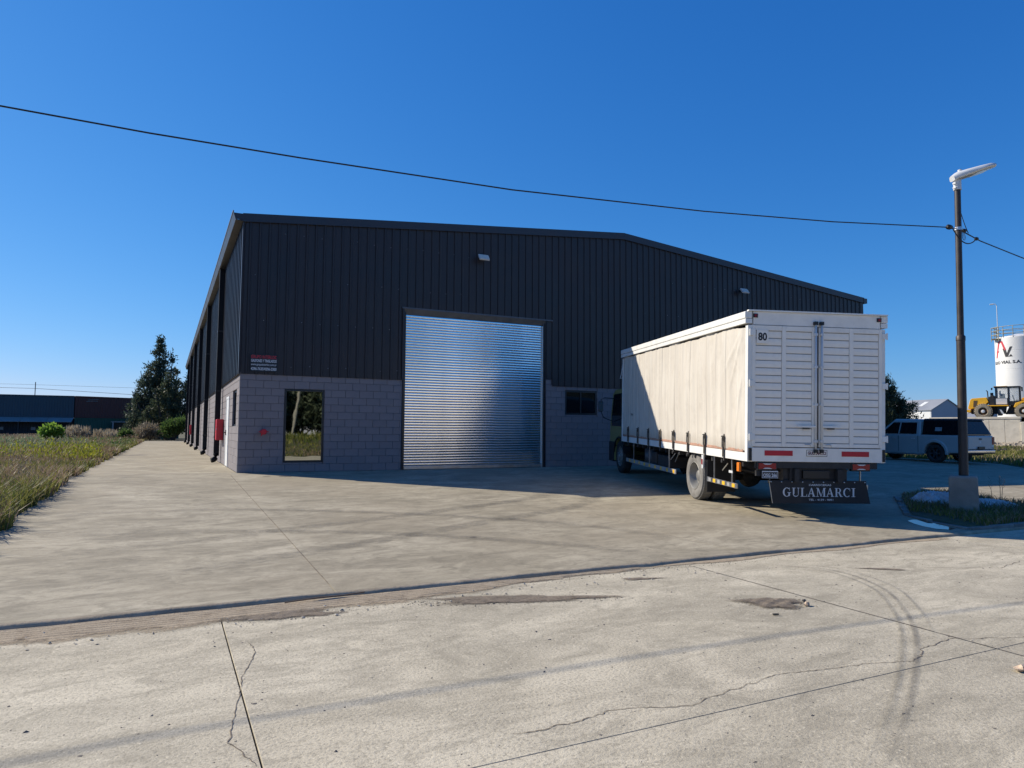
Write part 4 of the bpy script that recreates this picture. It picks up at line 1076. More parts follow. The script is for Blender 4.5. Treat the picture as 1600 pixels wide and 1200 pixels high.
# luminaire: flat tapering head rising to the right (along +X, slightly towards the road)
hd = empty('lamp_head'); hd.parent = lamp
hd.matrix_local = Matrix.Translation(H+Vector((-.03, 0, .20))) @ Matrix.Rotation(R_(-27), 4, 'Z') @ Matrix.Rotation(R_(-19), 4, 'Y')
secs = [(-.07, .08, .08), (.04, .12, .12), (.22, .19, .11), (.45, .225, .09), (.66, .21, .07), (.77, .15, .05), (.83, .05, .02)]
m_ = MB(); ring = 14
for (x, hw, hh) in secs:
    pass
vs = []
for (x, hw, hh) in secs:
    for k in range(ring):
        a = 2*math.pi*k/ring; c, s = math.cos(a), math.sin(a)
        vs.append((x, hw*math.copysign(abs(c)**.7, c), .03+(hh*abs(s)**.8 if s > 0 else -.028*abs(s)**.5)))
fs = [(i*ring+k, i*ring+(k+1) % ring, (i+1)*ring+(k+1) % ring, (i+1)*ring+k) for i in range(len(secs)-1) for k in range(ring)]+[tuple(range(ring))[::-1], tuple(range((len(secs)-1)*ring, len(secs)*ring))]
m_.add(vs, fs); m_.build('housing', M_lampgrey, hd, auto=50)
MB().box(.36, -.15, -.010, .66, .15, .000).build('led_panel', M_lens, hd)
MB().box(.02, -.09, -.012, .30, .09, .000).build('gear_cover', pm('gear cover', (.28, .29, .30), .5), hd, bevel=.01)
MB().lathe([(.0, .19), (.035, .185), (.045, .15), (.045, .10)], (.14, 0, 0), 2, 14).build('photocell', M_lampgrey, hd, auto=40)
def ins(p, parent, s=.04):
    return MB().tube([(p[0]-s*1.3, p[1], p[2]), (p[0]-s*.6, p[1], p[2]), (p[0]+s*.6, p[1], p[2]), (p[0]+s*1.3, p[1], p[2])], [s*.5, s, s, s*.5], 10).build('insulator', M_black, parent)
Z1 = 5.62
ins((-.05, .06, Z1), lamp, .05)
c0 = Vector(lz(Z1))
for p in ((c0.x-.26, c0.y, Z1), (c0.x+.19, c0.y, Z1-.01)): ins(p, lamp)
MB().lathe([(.060, -.03), (.072, -.03), (.072, .03), (.060, .03)], tuple(Vector(lz(Z1))), 2, 14).build('band', M_steel, lamp)
MB().tube([(c0.x-.26, c0.y, Z1), (c0.x+.19, c0.y, Z1-.01)], .008, 6).build('cable_link', M_cable, lamp)
def sag(a, b, s, n=14): return [tuple(Vector(a).lerp(Vector(b), k/n)-Vector((0, 0, s*4*(k/n)*(1-k/n)))) for k in range(n+1)]
MB().tube(sag((c0.x-.24, c0.y-.02, Z1), (c0.x+.42, c0.y-.10, Z1-.17), .20), .011, 6).build('jumper_cable', M_cable, lamp)
MB().tube(sag((H.x-.01, H.y, H.z-.22), (c0.x+.28, c0.y-.03, Z1-.06), .06), .008, 6).build('drop_cable', M_cable, lamp)
for k in range(3): MB().tube([(c0.x+.09+.03*k, c0.y-.02, Z1-.03), (c0.x+.08+.05*k, c0.y-.03, Z1-.18), (c0.x+.11+.02*k, c0.y-.03, Z1-.22)], .005, 5).build('wire_tail', M_cable, lamp)
ins((c0.x+.42, c0.y-.10, Z1-.17), lamp, .035)
PW = PB+Vector((c0.x, c0.y, 0)); 
left = [(12.0, -11.62, 5.22), (9.03, -11.36, 5.0), (6.2, -11.12, 4.84), (2.75, -10.84, 4.73), (-.25, -10.56, 4.76), (-2.05, -10.4, 4.8), (-3.6, -10.28, 4.86), (-7, -10.0, 5.1), (-12, -9.6, 5.8), (-18, -9.1, 7.0)]
mb = MB(); mb.tube([(11.98, -11.62, 5.24)]+left[1:], .0105, 6)
tag(mb.build('overhead_cable', M_cable, smooth=True), 'long black overhead cable crossing the sky left of the street lamp', 'cable')
mb = MB(); mb.tube([(12.50, -11.62, 5.23), (14.3, -10.95, 5.43), (15.9, -10.9, 5.28), (22, -10.5, 4.9), (40, -9.5, 6.0)], .012, 6)
ca = mb.build('overhead_cable', M_cable, smooth=True); tag(ca, 'short black cable running from the street lamp out of the photo on the right', 'cable')

# verge island round the lamp
isl = [(13.31, -9.58), (10.72, -11.56), (10.40, -12.17), (10.22, -12.85), (10.9, -12.95), (12.36, -12.85), (16, -12.9), (19, -12.9), (19, -12.2), (14.6, -11.95), (14.1, -11.4), (15.0, -10.0), (14.5, -9.3)]
m_ = MB(); n = len(isl); m_.add([(x, y, gz(y)+.015+.03*(0.3)) for x, y in isl]+[(13.2, -10.6, gz(-10.6)+.07), (12.2, -11.9, gz(-11.9)+.09), (16, -12.5, gz(-12.5)+.05)], [(0, 1, n), (1, 2, n+1), (2, 3, n+1), (3, 4, n+1), (4, 5, n+1), (5, 6, n+2), (6, 7, n+2), (7, 8, n+2), (8, 9, n+2), (9, 10, n+1), (10, 11, n), (11, 12, n), (12, 0, n), (1, n+1, n), (10, n, n+1), (9, n+1, n+2), (5, n+2, n+1)])
tag(m_.build('verge', M_earth), kind='structure')
M_kerb = pm('kerb stone', (.20, .19, .17), .9, var=.3, scale=4, bs=.5, bscale=20, obj_var=.15)
kl = empty('verge_kerb', (10.5, -12.2, gz(-12.2)), 'low broken kerb of pale stones edging the weedy verge round the lamp', 'kerb')
pts = [(13.25, -9.50), (10.66, -11.50), (10.30, -12.17), (10.10, -12.95), (11.2, -13.0), (12.4, -12.98), (14.5, -13.0), (17, -13.0)]
r = random.Random(5)
for a, b in zip(pts[:-1], pts[1:]):
    L = math.dist(a, b); n = max(1, int(L/.5)); ang = math.atan2(b[1]-a[1], b[0]-a[0])
    for k in range(n):
        t = (k+.5)/n; x, y = a[0]+(b[0]-a[0])*t, a[1]+(b[1]-a[1])*t; l = L/n*.47
        o = MB().box(-l, -.05, -.05, l, .05, .035+r.uniform(-.015, .02)).build('kerb_stone', M_kerb, kl, bevel=.012)
        o.location = Vector((x, y, gz(max(y, -13.04))))-kl.location; o.rotation_euler = (r.uniform(-.05, .05), 0, ang+r.uniform(-.06, .06))
# puddle
M_wet, t, b = nodes('shallow water'); b.inputs['Base Color'].default_value = (.04, .04, .035, 1); b.inputs['Roughness'].default_value = .06; b.inputs['Specular IOR Level'].default_value = .35
pp = [(10.22, -11.90), (10.0, -11.95), (9.80, -12.2), (9.66, -12.45), (9.62, -12.7), (9.75, -12.84), (9.98, -12.80), (10.06, -12.6), (10.22, -12.25), (10.40, -11.98)]
m_ = MB(); m_.add([(x, y, gz(-12.4)+.012) for x, y in pp], [tuple(range(len(pp)))]); pud = m_.build('puddle', M_wet); tag(pud, 'shallow puddle reflecting blue sky beside the weedy verge', 'puddle')
pud.data.vertices.foreach_get
for vv in pud.data.vertices: vv.co.z = gz(vv.co.y)+.006
# crumpled pale plastic sheets
M_plastic = pm('pale plastic sheet', (.50, .53, .55), .35, var=.15, scale=8, spec=.6)
def crumple(x, y, a, b, rot, h, label, seed):
    r = random.Random(seed); ph = [r.uniform(0, 6.28) for _ in range(8)]
    def fn(u, v):
        p, q = (u-.5)*2, (v-.5)*2; e = max(0, 1-max(abs(p), abs(q))**3)
        px = a*p*(1+.15*math.sin(q*5+ph[0])); py = b*q*(1+.2*math.sin(p*6+ph[1]))
        z = h*e*(.55+.25*abs(math.sin(p*7+q*4+ph[2]))+.25*abs(math.sin(p*13-q*9+ph[3]))+.15*abs(math.sin(p*23+q*17+ph[4])))
        X = x+px*math.cos(rot)-py*math.sin(rot); Y = y+px*math.sin(rot)+py*math.cos(rot)
        return (X, Y, gz(Y)+.05+z)
    return tag(MB().grid(fn, 46, 30).build('plastic_sheet', M_plastic, smooth=False), label, 'plastic sheet')
crumple(12.80, -10.75, .50, .30, -1.0, .22, 'larger crumpled pale blue plastic sheet left of the lamp footing', 3)
crumple(13.25, -11.50, .52, .17, -.9, .15, 'flatter crumpled pale plastic sheet right of the lamp footing', 9)

# ---------------------------------------------------------------- pickup truck with canopy (x forward, y left)
M_carp = pm('metallic grey blue paint', (.50, .49, .47), .40, .1, var=.04, coat=.3)
M_cargl = dark_glass('tinted glass', (.006, .007, .009))
pk = empty('pickup_truck', label='grey blue double-cab pickup with a dark canopy parked beside the warehouse', cat='pickup truck', mat=Matrix.Translation((28.38, -2.74, gz(-2.7)+.02)) @ Matrix.Rotation(math.pi/2-.032, 4, 'Z') @ Matrix.Rotation(-.014, 4, 'Y'))
def circ(cx, cz, r, a0, a1, n): return [(cx+r*math.cos(R_(a0+(a1-a0)*k/n)), cz+r*math.sin(R_(a0+(a1-a0)*k/n))) for k in range(n+1)]
LEN, HWD = 5.35, .98
body = [(.02, .52), (.00, .70), (.03, 1.10), (.05, 1.17), (1.9, 1.17), (3.75, 1.15), (4.35, 1.12), (4.95, 1.02), (5.22, .88), (5.32, .62), (5.28, .42), (5.05, .36)]
body += circ(4.42, .40, .47, -6, 186, 14)+[(3.9, .34), (1.85, .34)]+circ(1.28, .40, .47, -6, 186, 14)+[(.72, .42), (.2, .44)]
def pk_p(mb_, name, m, **k): return mb_.build(name, m, pk, **k)
pk_p(MB().prism(body, 1, -HWD+.02, HWD-.02), 'body', M_carp, bevel=.04)
def loft(secs, close=True):
    # secs: list of (x0,x1 pairs?) polygons of equal length
    m_ = MB(); n = len(secs[0]); m_.add([p for s in secs for p in s], [(i*n+k, i*n+(k+1) % n, (i+1)*n+(k+1) % n, (i+1)*n+k) for i in range(len(secs)-1) for k in range(n)]+[tuple(range(n))[::-1], tuple(range((len(secs)-1)*n, len(secs)*n))]); return m_
def green(prof_lo, prof_hi, hw0, hw1, z0, z1, inset=0):
    # trapezoid house: lower rectangle x range prof_lo at z0, upper at z1
    a, b = prof_lo; c, d = prof_hi
    return loft([[(a, -hw0, z0), (b, -hw0, z0), (b, hw0, z0), (a, hw0, z0)], [(c, -hw1, z1), (d, -hw1, z1), (d, hw1, z1), (c, hw1, z1)]])
pk_p(green((1.92, 4.05), (2.02, 3.30), .93, .74, 1.15, 1.80), 'cabin', M_carp, bevel=.05)
pk_p(green((2.0, 3.35), (2.08, 3.24), .74, .68, 1.79, 1.85), 'roof', M_carp, bevel=.03)
M_canopy = dark_glass('canopy dark panel', (.008, .008, .010)); 
pk_p(green((.04, 1.91), (.34, 1.93), .93, .76, 1.175, 1.83), 'canopy', M_canopy, bevel=.05)
pk_p(green((.24, 1.9), (.34, 1.88), .79, .74, 1.80, 1.87), 'canopy_roof', M_black, bevel=.03)
pk_p(MB().box(.28, -.70, 1.80, .42, .70, 1.85), 'spoiler', M_black, bevel=.015)
for s in (1, -1):
    def side_quad(x0, x1, x2, x3, z0, z1, hw0, hw1, m, name, o=.006):
        # slanted panel lying on the cabin side
        def w(z): return s*(.93+(.74-.93)*(z-1.15)/.65+o)
        m_ = MB(); pts = [(x0, w(z0), z0), (x1, w(z0), z0), (x2, w(z1), z1), (x3, w(z1), z1)]; ptsb = [(p[0], p[1]-s*.02, p[2]) for p in pts]
        m_.add(pts+ptsb, [(0, 1, 2, 3), (0, 4, 5, 1), (1, 5, 6, 2), (2, 6, 7, 3), (3, 7, 4, 0)]); return pk_p(m_, name, m)
    side_quad(2.12, 2.92, 2.90, 2.17, 1.20, 1.70, 0, 0, M_cargl, 'side_window')
    side_quad(2.98, 3.80, 3.28, 2.96, 1.20, 1.70, 0, 0, M_cargl, 'side_window')
    side_quad(.62, 1.80, 1.80, .80, 1.24, 1.74, 0, 0, M_cargl, 'canopy_window', .012)
    for (xa, xb) in ((2.02, 2.035), (2.935, 2.95), (3.86, 3.875)): pk_p(MB().box(xa, s*(HWD-.03), .42, xb, s*(HWD-.015), 1.13), 'door_gap', M_black)
    for x in (2.15, 3.05): pk_p(MB().box(x, s*(HWD-.02), .98, x+.17, s*(HWD+.02), 1.01), 'door_handle', M_lampgrey, bevel=.008)
    pk_p(MB().box(1.85, s*(HWD-.16), .30, 3.85, s*(HWD-.0), .345), 'side_step', M_steel, bevel=.012)
    for cx in (1.28, 4.42):
        m_ = MB(); m_.lathe([(.46, -.03), (.475, .03), (.56, .035), (.585, .0), (.585, -.03)], (cx, 0, .40), 1, 26, R_(-4), R_(184))
        for i_, vv in enumerate(m_.v): m_.v[i_] = (vv[0], s*(HWD+vv[1]), vv[2])
        pk_p(m_, 'wheel_arch', M_carp, auto=50)
        w = empty('wheel', (cx, s*(HWD-.27), .385)); w.parent = pk; w.rotation_euler = (0, 0, 0 if s == 1 else math.pi)
        m_ = MB(); m_.lathe([(.24, .0), (.36, .0), (.385, .03), (.39, .06), (.39, .20), (.385, .23), (.36, .25), (.26, .255), (.24, .24)], (0, 0, 0), 1, 36); m_.build('tyre', M_rubber, w, auto=40)
        m_ = MB(); m_.lathe([(.25, .0), (.25, .24), (.235, .23), (.22, .12)], (0, 0, 0), 1, 30); m_.lathe([(.08, .21), (.07, .22), (0, .225)], (0, 0, 0), 1, 16)
        for k in range(6):
            a = 2*math.pi*k/6; c, sn = math.cos(a), math.sin(a); P = [(c*r_-sn*q, y, sn*r_+c*q) for (r_, q) in ((.05, -.035), (.24, -.028), (.24, .028), (.05, .035)) for y in (.17, .215)]
            m_.add([P[i] for i in (0, 2, 4, 6, 1, 3, 5, 7)], [(0, 1, 2, 3), (4, 7, 6, 5), (0, 4, 5, 1), (1, 5, 6, 2), (2, 6, 7, 3), (3, 7, 4, 0)])
        m_.lathe([(.0, .10), (.22, .10)], (0, 0, 0), 1, 30); m_.build('rim', pm('dark alloy', (.10, .10, .11), .4, .7), w, auto=40)
    tl = pk_p(MB().box(-.012, s*.80, .80, .05, s*.965, 1.12), 'tail_light', M_redlens, bevel=.01)
    pk_p(MB().box(5.15, s*.62, .80, 5.27, s*.95, .93), 'headlight', M_lampgrey, bevel=.02)
    mr = pk_p(MB().box(3.72, s*.99, 1.15, 3.86, s*1.20, 1.32), 'wing_mirror', M_carp, bevel=.04)
m_ = MB(); m_.add([(.045, -.74, 1.24), (.045, .74, 1.24), (.275, .66, 1.74), (.275, -.66, 1.74), (.075, -.74, 1.24), (.075, .74, 1.24), (.305, .66, 1.74), (.305, -.66, 1.74)], [(0, 1, 2, 3)[::-1], (0, 4, 5, 1), (1, 5, 6, 2), (2, 6, 7, 3), (3, 7, 4, 0)])
rw = pk_p(m_, 'rear_window', pm('rear window tint', (.035, .022, .026), .3, var=.1, spec=.25))
for vv in rw.data.vertices: vv.co.x -= .025
tg = pk_p(MB().prism([(.62, -.012), (1.12, -.012), (1.16, .02), (.58, .02)], 1, -.77, .77), 'tailgate', M_carp)
for vv in tg.data.vertices:
    a, bb, c = vv.co; vv.co = (c-.006, bb, a)
tg.modifiers.new('bevel', 'BEVEL').width = .01
MB().lathe([(.0, -.022), (.045, -.022), (.06, -.012)], (0, 0, .90), 0, 20).build('badge', M_lampgrey, tg)
MB().box(-.03, -.09, 1.0, -.012, .09, 1.06).build('handle', M_black, tg, bevel=.008)
MB().box(-.020, .60-.5, .66, -.012, .60-.1, .69).build('tailgate_script', M_lampgrey, tg)
pk_p(MB().box(-.05, -.92, .42, .12, .92, .60), 'rear_bumper', M_black, bevel=.02)
pk_p(MB().box(-.075, -.90, .47, -.045, .90, .57), 'bumper_chrome', pm('chrome', (.75, .77, .8), .12, 1, var=.02), bevel=.015)
lp = pk_p(MB().box(-.082, -.20, .62, -.014, .20, .72), 'licence_plate', M_black)
ck = pk_p(MB().box(.98, .9035, 1.34, 1.27, .911, 1.50), 'window_sticker', M_greytape)
for vv in ck.data.vertices: vv.co.y += (-.055 if vv.co.z > 1.42 else -.008)+.04
pk_p(MB().box(.3, -.75, .34, 5.0, .75, .52), 'underbody', M_dkframe)
for cx in (1.28, 4.42): pk_p(MB().tube([(cx, -.8, .385), (cx, .8, .385)], .06, 10), 'axle', M_dkframe)

# ---------------------------------------------------------------- things beyond the yard on the right
FWH = Vector((.4448, .8956, 0)); RTH = Vector((.8956, -.4448, 0)); UPV = Vector((0, 0, 1))
def frame(origin, xdir):
    x = Vector(xdir).normalized(); y = UPV.cross(x); return Matrix(((x.x, y.x, 0, origin[0]), (x.y, y.y, 0, origin[1]), (0, 0, 1, origin[2]), (0, 0, 0, 1)))
# raised concrete loading platform that carries the loader
wallx = Vector((.30, -.954, 0))
pf = empty('retaining_wall', label='tall pale concrete retaining wall under the yellow wheel loader', cat='retaining wall', mat=frame((70.96, 17.73, 0.05), wallx))
M_wallc = pm('board-marked concrete', (.56, .51, .42), .9, var=.12, scale=1.2, bs=.4, bscale=14, dirt=(.26, .23, .19), dirt_amt=.55, obj_var=.05)
for k in range(6):
    MB().box(-1.25-1.26*k, .0, 0, -.01-1.26*k, .35, 2.62).build('wall_panel', M_wallc, pf, bevel=.02)
MB().box(-7.7, -.05, 2.625, .05, .40, 2.85).build('coping', M_wallc, pf, bevel=.03)
MB().box(.0, -.12, 0, .32, .30, 2.35).build('corner_post', M_wallc, pf, bevel=.05)
for k in range(9): MB().box(.34+1.3*k, .5, 0, 1.62+1.3*k, .8, 2.5).build('wall_panel', M_wallc, pf, bevel=.02)
m_ = MB(); m_.add([(-7.7, .4, 2.80), (0, .4, 2.80), (12, .8, 2.6), (12, 50, 2.7), (-17.8, 50, 2.9), (-7.7, .4, 0), (-17.8, 50, 0)], [(0, 1, 2, 3, 4), (0, 4, 6, 5)])
pl = m_.build('platform', M_earth); pl.matrix_world = pf.matrix_world; tag(pl, kind='structure')
# rubble at the wall foot
M_rub = pm('rubble', (.42, .36, .28), .95, var=.35, scale=3, obj_var=.2)
r = random.Random(9); m_ = MB()
for k in range(420):
    x = r.uniform(-9, 9); y = -abs(r.gauss(0, 1.2))-.1; s = r.uniform(.06, .28); z = .42*math.exp(y/1.2)*.8
    a = r.uniform(0, 3); c, d = math.cos(a)*s, math.sin(a)*s; h = s*r.uniform(.5, 1)
    m_.add([(x+c, y+d, z-.2), (x-d, y+c, z-.2), (x-c, y-d, z-.2), (x+d, y-c, z-.2), (x+c*.6, y+d*.6, z+h), (x-d*.6, y+c*.7, z+h*.8), (x-c*.7, y-d*.6, z+h), (x+d*.6, y-c*.6, z+h*.7)], [(0, 1, 5, 4), (1, 2, 6, 5), (2, 3, 7, 6), (3, 0, 4, 7), (4, 5, 6, 7)])
m_.grid(lambda u, v: (-9+19*u, -3.2*v, .42*math.exp(-3.2*v/1.0)-.05+.06*math.sin(u*60)*math.sin(v*9+u*23)), 90, 6)
rb = m_.build('rubble', M_rub); rb.matrix_world = pf.matrix_world; tag(rb, 'tan rubble heaped along the foot of the concrete wall', 'rubble', kind='stuff')

# wheel loader: x forward (bucket to the right of the photo), y left (away), origin on the platform
M_yel = pm('machine yellow', (.90, .46, .02), .45, var=.08, scale=2, dirt=(.40, .22, .05), dirt_amt=.25)
ld = empty('wheel_loader', label='yellow wheel loader with a black cab standing on the concrete wall', cat='wheel loader', mat=frame((80.6, 26.2, 2.87), (.42, -.907, 0)) @ Matrix.Scale(1.13, 4))
def lp_(mb_, name, m, **k): return mb_.build(name, m, ld, **k)
def XZ(poly, y0, y1, name, m, bevel=.03, parent=None): return MB().prism(poly, 1, y0, y1).build(name, m, parent or ld, bevel=bevel)
XZ([(-1.95, .95), (-1.90, .78), (-1.20, .66), (-1.15, .95)], -1.05, 1.05, 'counterweight', M_yel)
XZ([(-1.30, 1.0), (-1.42, 1.1), (-1.20, 1.95), (-1.05, 2.08), (.15, 2.16), (.30, 1.70), (.05, 1.45), (-.45, 1.20)], -.85, .85, 'engine_hood', M_yel)
XZ([(-1.34, 1.15), (-1.28, 1.15), (-1.12, 1.92), (-1.18, 1.92)], -.6, .6, 'rear_grille', M_black, 0)
for k in range(1): XZ([(-.98, 1.18), (-.72, 1.22), (-.60, 1.86), (-.92, 1.86)], -.865, -.855, 'side_vent', pm('vent brown', (.10, .06, .03), .7), 0)
XZ([(.30, 1.35), (.28, 2.15), (.55, 2.35), (.75, 2.35), (.75, 1.35)], -.80, .80, 'engine_bay', M_dkframe)
XZ([(-.2, 1.26), (1.9, 1.26), (1.9, 1.36), (-.2, 1.36)], -1.15, 1.15, 'fender_deck', M_yel)
XZ([(-1.2, .55), (1.6, .55), (1.7, 1.25), (-1.2, 1.25)], -.45, .45, 'rear_frame', M_dkframe)
XZ([(1.6, .5), (3.9, .5), (3.9, 1.0), (3.2, 1.9), (2.5, 1.9), (1.9, 1.2)], -.42, .42, 'front_frame', M_dkframe)
cbn = empty('cab', (.85, 0, 1.36)); cbn.parent = ld
for (x0, x1) in ((0, .12), (1.0, 1.1), (1.88, 1.98)):
    for y in (-.78, .70): MB().box(x0, y, .0, x1, y+.08, 1.72).build('cab_post', M_black, cbn)
MB().box(0, -.78, 0, 1.98, .78, .10).box(.10, -.76, .1, 1.0, -.74, .70).box(1.1, -.76, .1, 1.85, -.74, .4).build('cab_base', M_black, cbn)
MB().box(.06, -.80, .10, .94, -.785, .66).build('cab_panel', M_lampgrey, cbn)
MB().box(-.10, -.85, 1.72, 2.05, .85, 1.84).build('cab_roof', M_black, cbn, bevel=.04)
MB().box(-.10, -.855, 1.845, 1.0, .855, 1.87).build('roof_edge', M_yel, cbn)
M_cabglass, t, b = nodes('cab glass'); b.inputs['Base Color'].default_value = (.5, .6, .65, 1); b.inputs['Alpha'].default_value = .22; b.inputs['Roughness'].default_value = .05
for (x0, x1) in ((.12, 1.0), (1.1, 1.88)):
    for y in (-.75, .74): MB().box(x0, y, .70 if x0 < 1 else .4, x1, y+.01, 1.72).build('window', M_cabglass, cbn)
MB().box(.35, -.25, .5, .75, .25, 1.15).box(.30, -.25, .5, .42, .25, 1.45).build('seat', M_black, cbn, bevel=.04)
MB().tube([(1.5, 0, .3), (1.35, 0, 1.0)], .05, 8).build('steering_column', M_black, cbn)
for (x, y) in ((-.25, -.9), (2.15, -.95)):
    MB().tube([(x*.9+.05, y*.88, 1.70), (x, y, 1.70)], .025, 6).box(x-.06, y-.1, 1.32 if x > 0 else 1.50, x+.06, y+.02, 1.70).build('mirror', M_black, cbn)
XZ([(2.3, 1.15), (2.45, 1.55), (3.1, 1.75), (3.8, 1.95), (3.9, 1.85), (3.0, 1.55), (2.7, 1.30), (2.5, 1.1)], -1.15, -.65, 'front_fender', M_yel)
for y in (-.55, .40):
    XZ([(2.9, 1.75), (2.95, 2.05), (3.9, 2.35), (5.1, 2.75), (5.25, 2.55), (4.9, 2.2), (5.5, 1.2), (5.75, .75), (5.5, .6), (5.15, 1.1), (4.4, 1.85), (3.6, 1.95)], y, y+.15, 'lift_arm', M_yel)
lp_(MB().tube([(2.9, 0, 1.9), (4.4, 0, 2.5), (5.1, 0, 2.9)], .09, 8).tube([(3.3, -.3, 1.1), (4.5, -.48, 1.95)], .07, 8), 'hydraulic_ram', M_steel)
XZ([(5.5, .25), (5.35, .9), (5.6, 1.45), (5.8, 1.5), (5.75, .9), (6.0, .4), (6.7, .2), (6.8, .12)], -1.3, 1.3, 'bucket', M_yel)
lp_(MB().tube([(.25, -.5, 2.1), (.22, -.5, 2.75), (.12, -.5, 2.85)], .05, 8).tube([(.55, -.3, 2.3), (.55, -.3, 2.62)], .13, 12), 'exhaust', M_dkframe)
XZ([(1.0, .35), (1.35, .35), (1.75, 1.2), (1.0, 1.2)], -.95, -.60, 'steps', M_dkframe)
XZ([(1.35, .55), (1.55, .50), (1.3, .95), (1.15, .98)], -.99, -.955, 'step_rail', M_lampgrey, 0)
M_mud = pm('muddy tyre', (.30, .25, .18), .95, var=.3, scale=3, bs=.5, bscale=12)
bt = MB(); bt.lathe([(.36, .05), (.42, 0), (.66, .02), (.73, .09), (.74, .25), (.73, .41), (.66, .48), (.42, .5), (.36, .45)], (0, 0, 0), 1, 32)
for k in range(26):
    a = 2*math.pi*k/26; P = []
    for rr in (.72, .775):
        for (aa, y) in ((a, .02), (a+.12, .02), (a+.20, .26), (a+.08, .26)): P.append((rr*math.cos(aa), y, rr*math.sin(aa)))
    bt.add(P, [(0, 1, 2, 3), (4, 7, 6, 5), (0, 4, 5, 1), (1, 5, 6, 2), (2, 6, 7, 3), (3, 7, 4, 0)])
    P = [(p[0], .5-p[1], p[2]) for p in P]; bt.add(P, [(0, 1, 2, 3), (4, 7, 6, 5), (0, 4, 5, 1), (1, 5, 6, 2), (2, 6, 7, 3), (3, 7, 4, 0)])
btm = bt.mesh('tyre', M_mud)
br = MB(); br.lathe([(.37, .03), (.36, .10), (.25, .14), (.22, .08), (.12, .02), (0, .02)], (0, 0, 0), 1, 26); brm = br.mesh('rim', pm('rim brown', (.14, .07, .03), .7)); hb = MB(); hb.lathe([(.0, -.02), (.14, .0), (.17, .06), (.17, .1)], (0, 0, 0), 1, 18); hbm = hb.mesh('hub', M_lampgrey)
for x in (-.15, 3.10):
    for y, fl in ((-1.18, 0), (1.18, 1)):
        w = empty('wheel', (x, y, .77)); w.parent = ld; w.rotation_euler = (0, 0, math.pi*fl)
        inst('tyre', btm, w); inst('rim', brm, w); inst('hub', hbm, w)

# silo with lettering
SR = 2.62
M_silo = pm('silo white', (.74, .73, .70), .5, var=.05, scale=.4, dirt=(.55, .52, .47), dirt_amt=.3)
silo_c = Vector((-1.725, -19.898, 0))+FWH*90+RTH*((1597-800)/1084.4*90)
silo = empty('silo', label='white steel silo with a red and black monogram behind the wheel loader', cat='silo', mat=frame((silo_c.x, silo_c.y, 0), RTH-FWH*.732))
prof = [(0, 0), (SR, 0)]
for z in (2.4, 4.8, 7.2, 9.6, 12.0):
    prof += [(SR, z-.03), (SR-.02, z), (SR, z+.03)]
prof += [(SR, 13.75), (SR-.06, 13.85), (.5, 14.3), (0, 14.3)]
MB().lathe(prof, (0, 0, 0), 2, 64).build('shell', M_silo, silo, auto=30)
M_rail = pm('rail yellow grey', (.30, .28, .20), .5, var=.3, scale=4)
for z in (14.3, 14.75, 15.2): MB().tube([(2.6*math.cos(a), 2.6*math.sin(a), z) for a in [2*math.pi*k/36 for k in range(37)]], .04, 6, cap=False).build('guard_rail', M_rail, silo)
for k in range(14):
    a = 2*math.pi*k/14; MB().tube([(2.6*math.cos(a), 2.6*math.sin(a), 13.7), (2.6*math.cos(a), 2.6*math.sin(a), 15.2)], .045, 6).build('rail_post', M_rail, silo)
m_ = MB()
for a, b in (((-2.9, -.9), (-2.1, -1.9)),):
    for z in (13.7, 14.2, 14.7, 15.2): m_.tube([(a[0], a[1], z), (b[0], b[1], z)], .05, 6).tube([(a[0], a[1], z), (a[0]+.6, a[1]+.5, z)], .05, 6)
    for p in (a, b): m_.tube([(p[0], p[1], 13.4), (p[0], p[1], 15.2)], .05, 6)
m_.box(-2.9, -1.9, 13.62, -2.0, -.6, 13.7); m_.build('ladder_cage', M_rail, silo)
MB().tube([(-2.2, -.5, 14.0), (-2.2, -.5, 18.2), (-2.35, -.5, 18.45), (-2.6, -.5, 18.5)], .05, 6).build('mast', M_lampgrey, silo)
MB().box(-2.95, -.6, 18.38, -2.5, -.4, 18.52).build('mast_lamp', M_lampgrey, silo, bevel=.03)
def on_silo(poly, u0, z0, m, name, parent=None, lift=.012):
    """polygons drawn in metres round the shell, u measured along the skin from the line facing the road"""
    m_ = MB()
    for pg in poly:
        nseg = 1; P = [(u0+p[0], z0+p[1]) for p in pg]
        m_.add([((SR+lift)*math.sin(u/SR), -(SR+lift)*math.cos(u/SR), z) for u, z in P], [tuple(range(len(P)))])
    return m_.build(name, m, silo)
def strips(x0, y0, x1, y1, w, n=8):     # slanted bar in short pieces
    out = []
    for k in range(n):
        a, b = k/n, (k+1)/n; xa, xb, ya, yb = x0+(x1-x0)*a, x0+(x1-x0)*b, y0+(y1-y0)*a, y0+(y1-y0)*b
        out.append([(xa, ya), (xa+w, ya), (xb+w, yb), (xb, yb)])
    return out
U0 = -3.15
on_silo(strips(.0, 0, .55, 2.15, .26)+strips(.55, 2.15, 1.45, 2.15, .0)+[[(.55, 1.95), (.95, 1.95), (.95, 2.2), (.6, 2.2)]]+strips(1.40, .95, .92, 2.15, .28)+strips(.2, .75, .95, .75, .0)+[[(.15, .72), (.6, .72), (.6, .90), (.2, .90)]], U0+.05, 11.15, M_textr, 'logo')
on_silo(strips(1.15, 1.15, 1.50, .05, .36)+strips(1.50, .05, 2.05, 1.35, .30)+[[(1.85, 0.05), (2.35, .05), (2.15, .38)]], U0+.1, 11.15, M_textd, 'logo')
me = text_mesh('ELIO VIAL S.A.', .52, M_textd, 1, .02, 3.75)
for vv in me.vertices:
    u = -3.55+vv.co.x; z = 10.35+vv.co.y; vv.co = ((SR+.012)*math.sin(u/SR), -(SR+.012)*math.cos(u/SR), z)
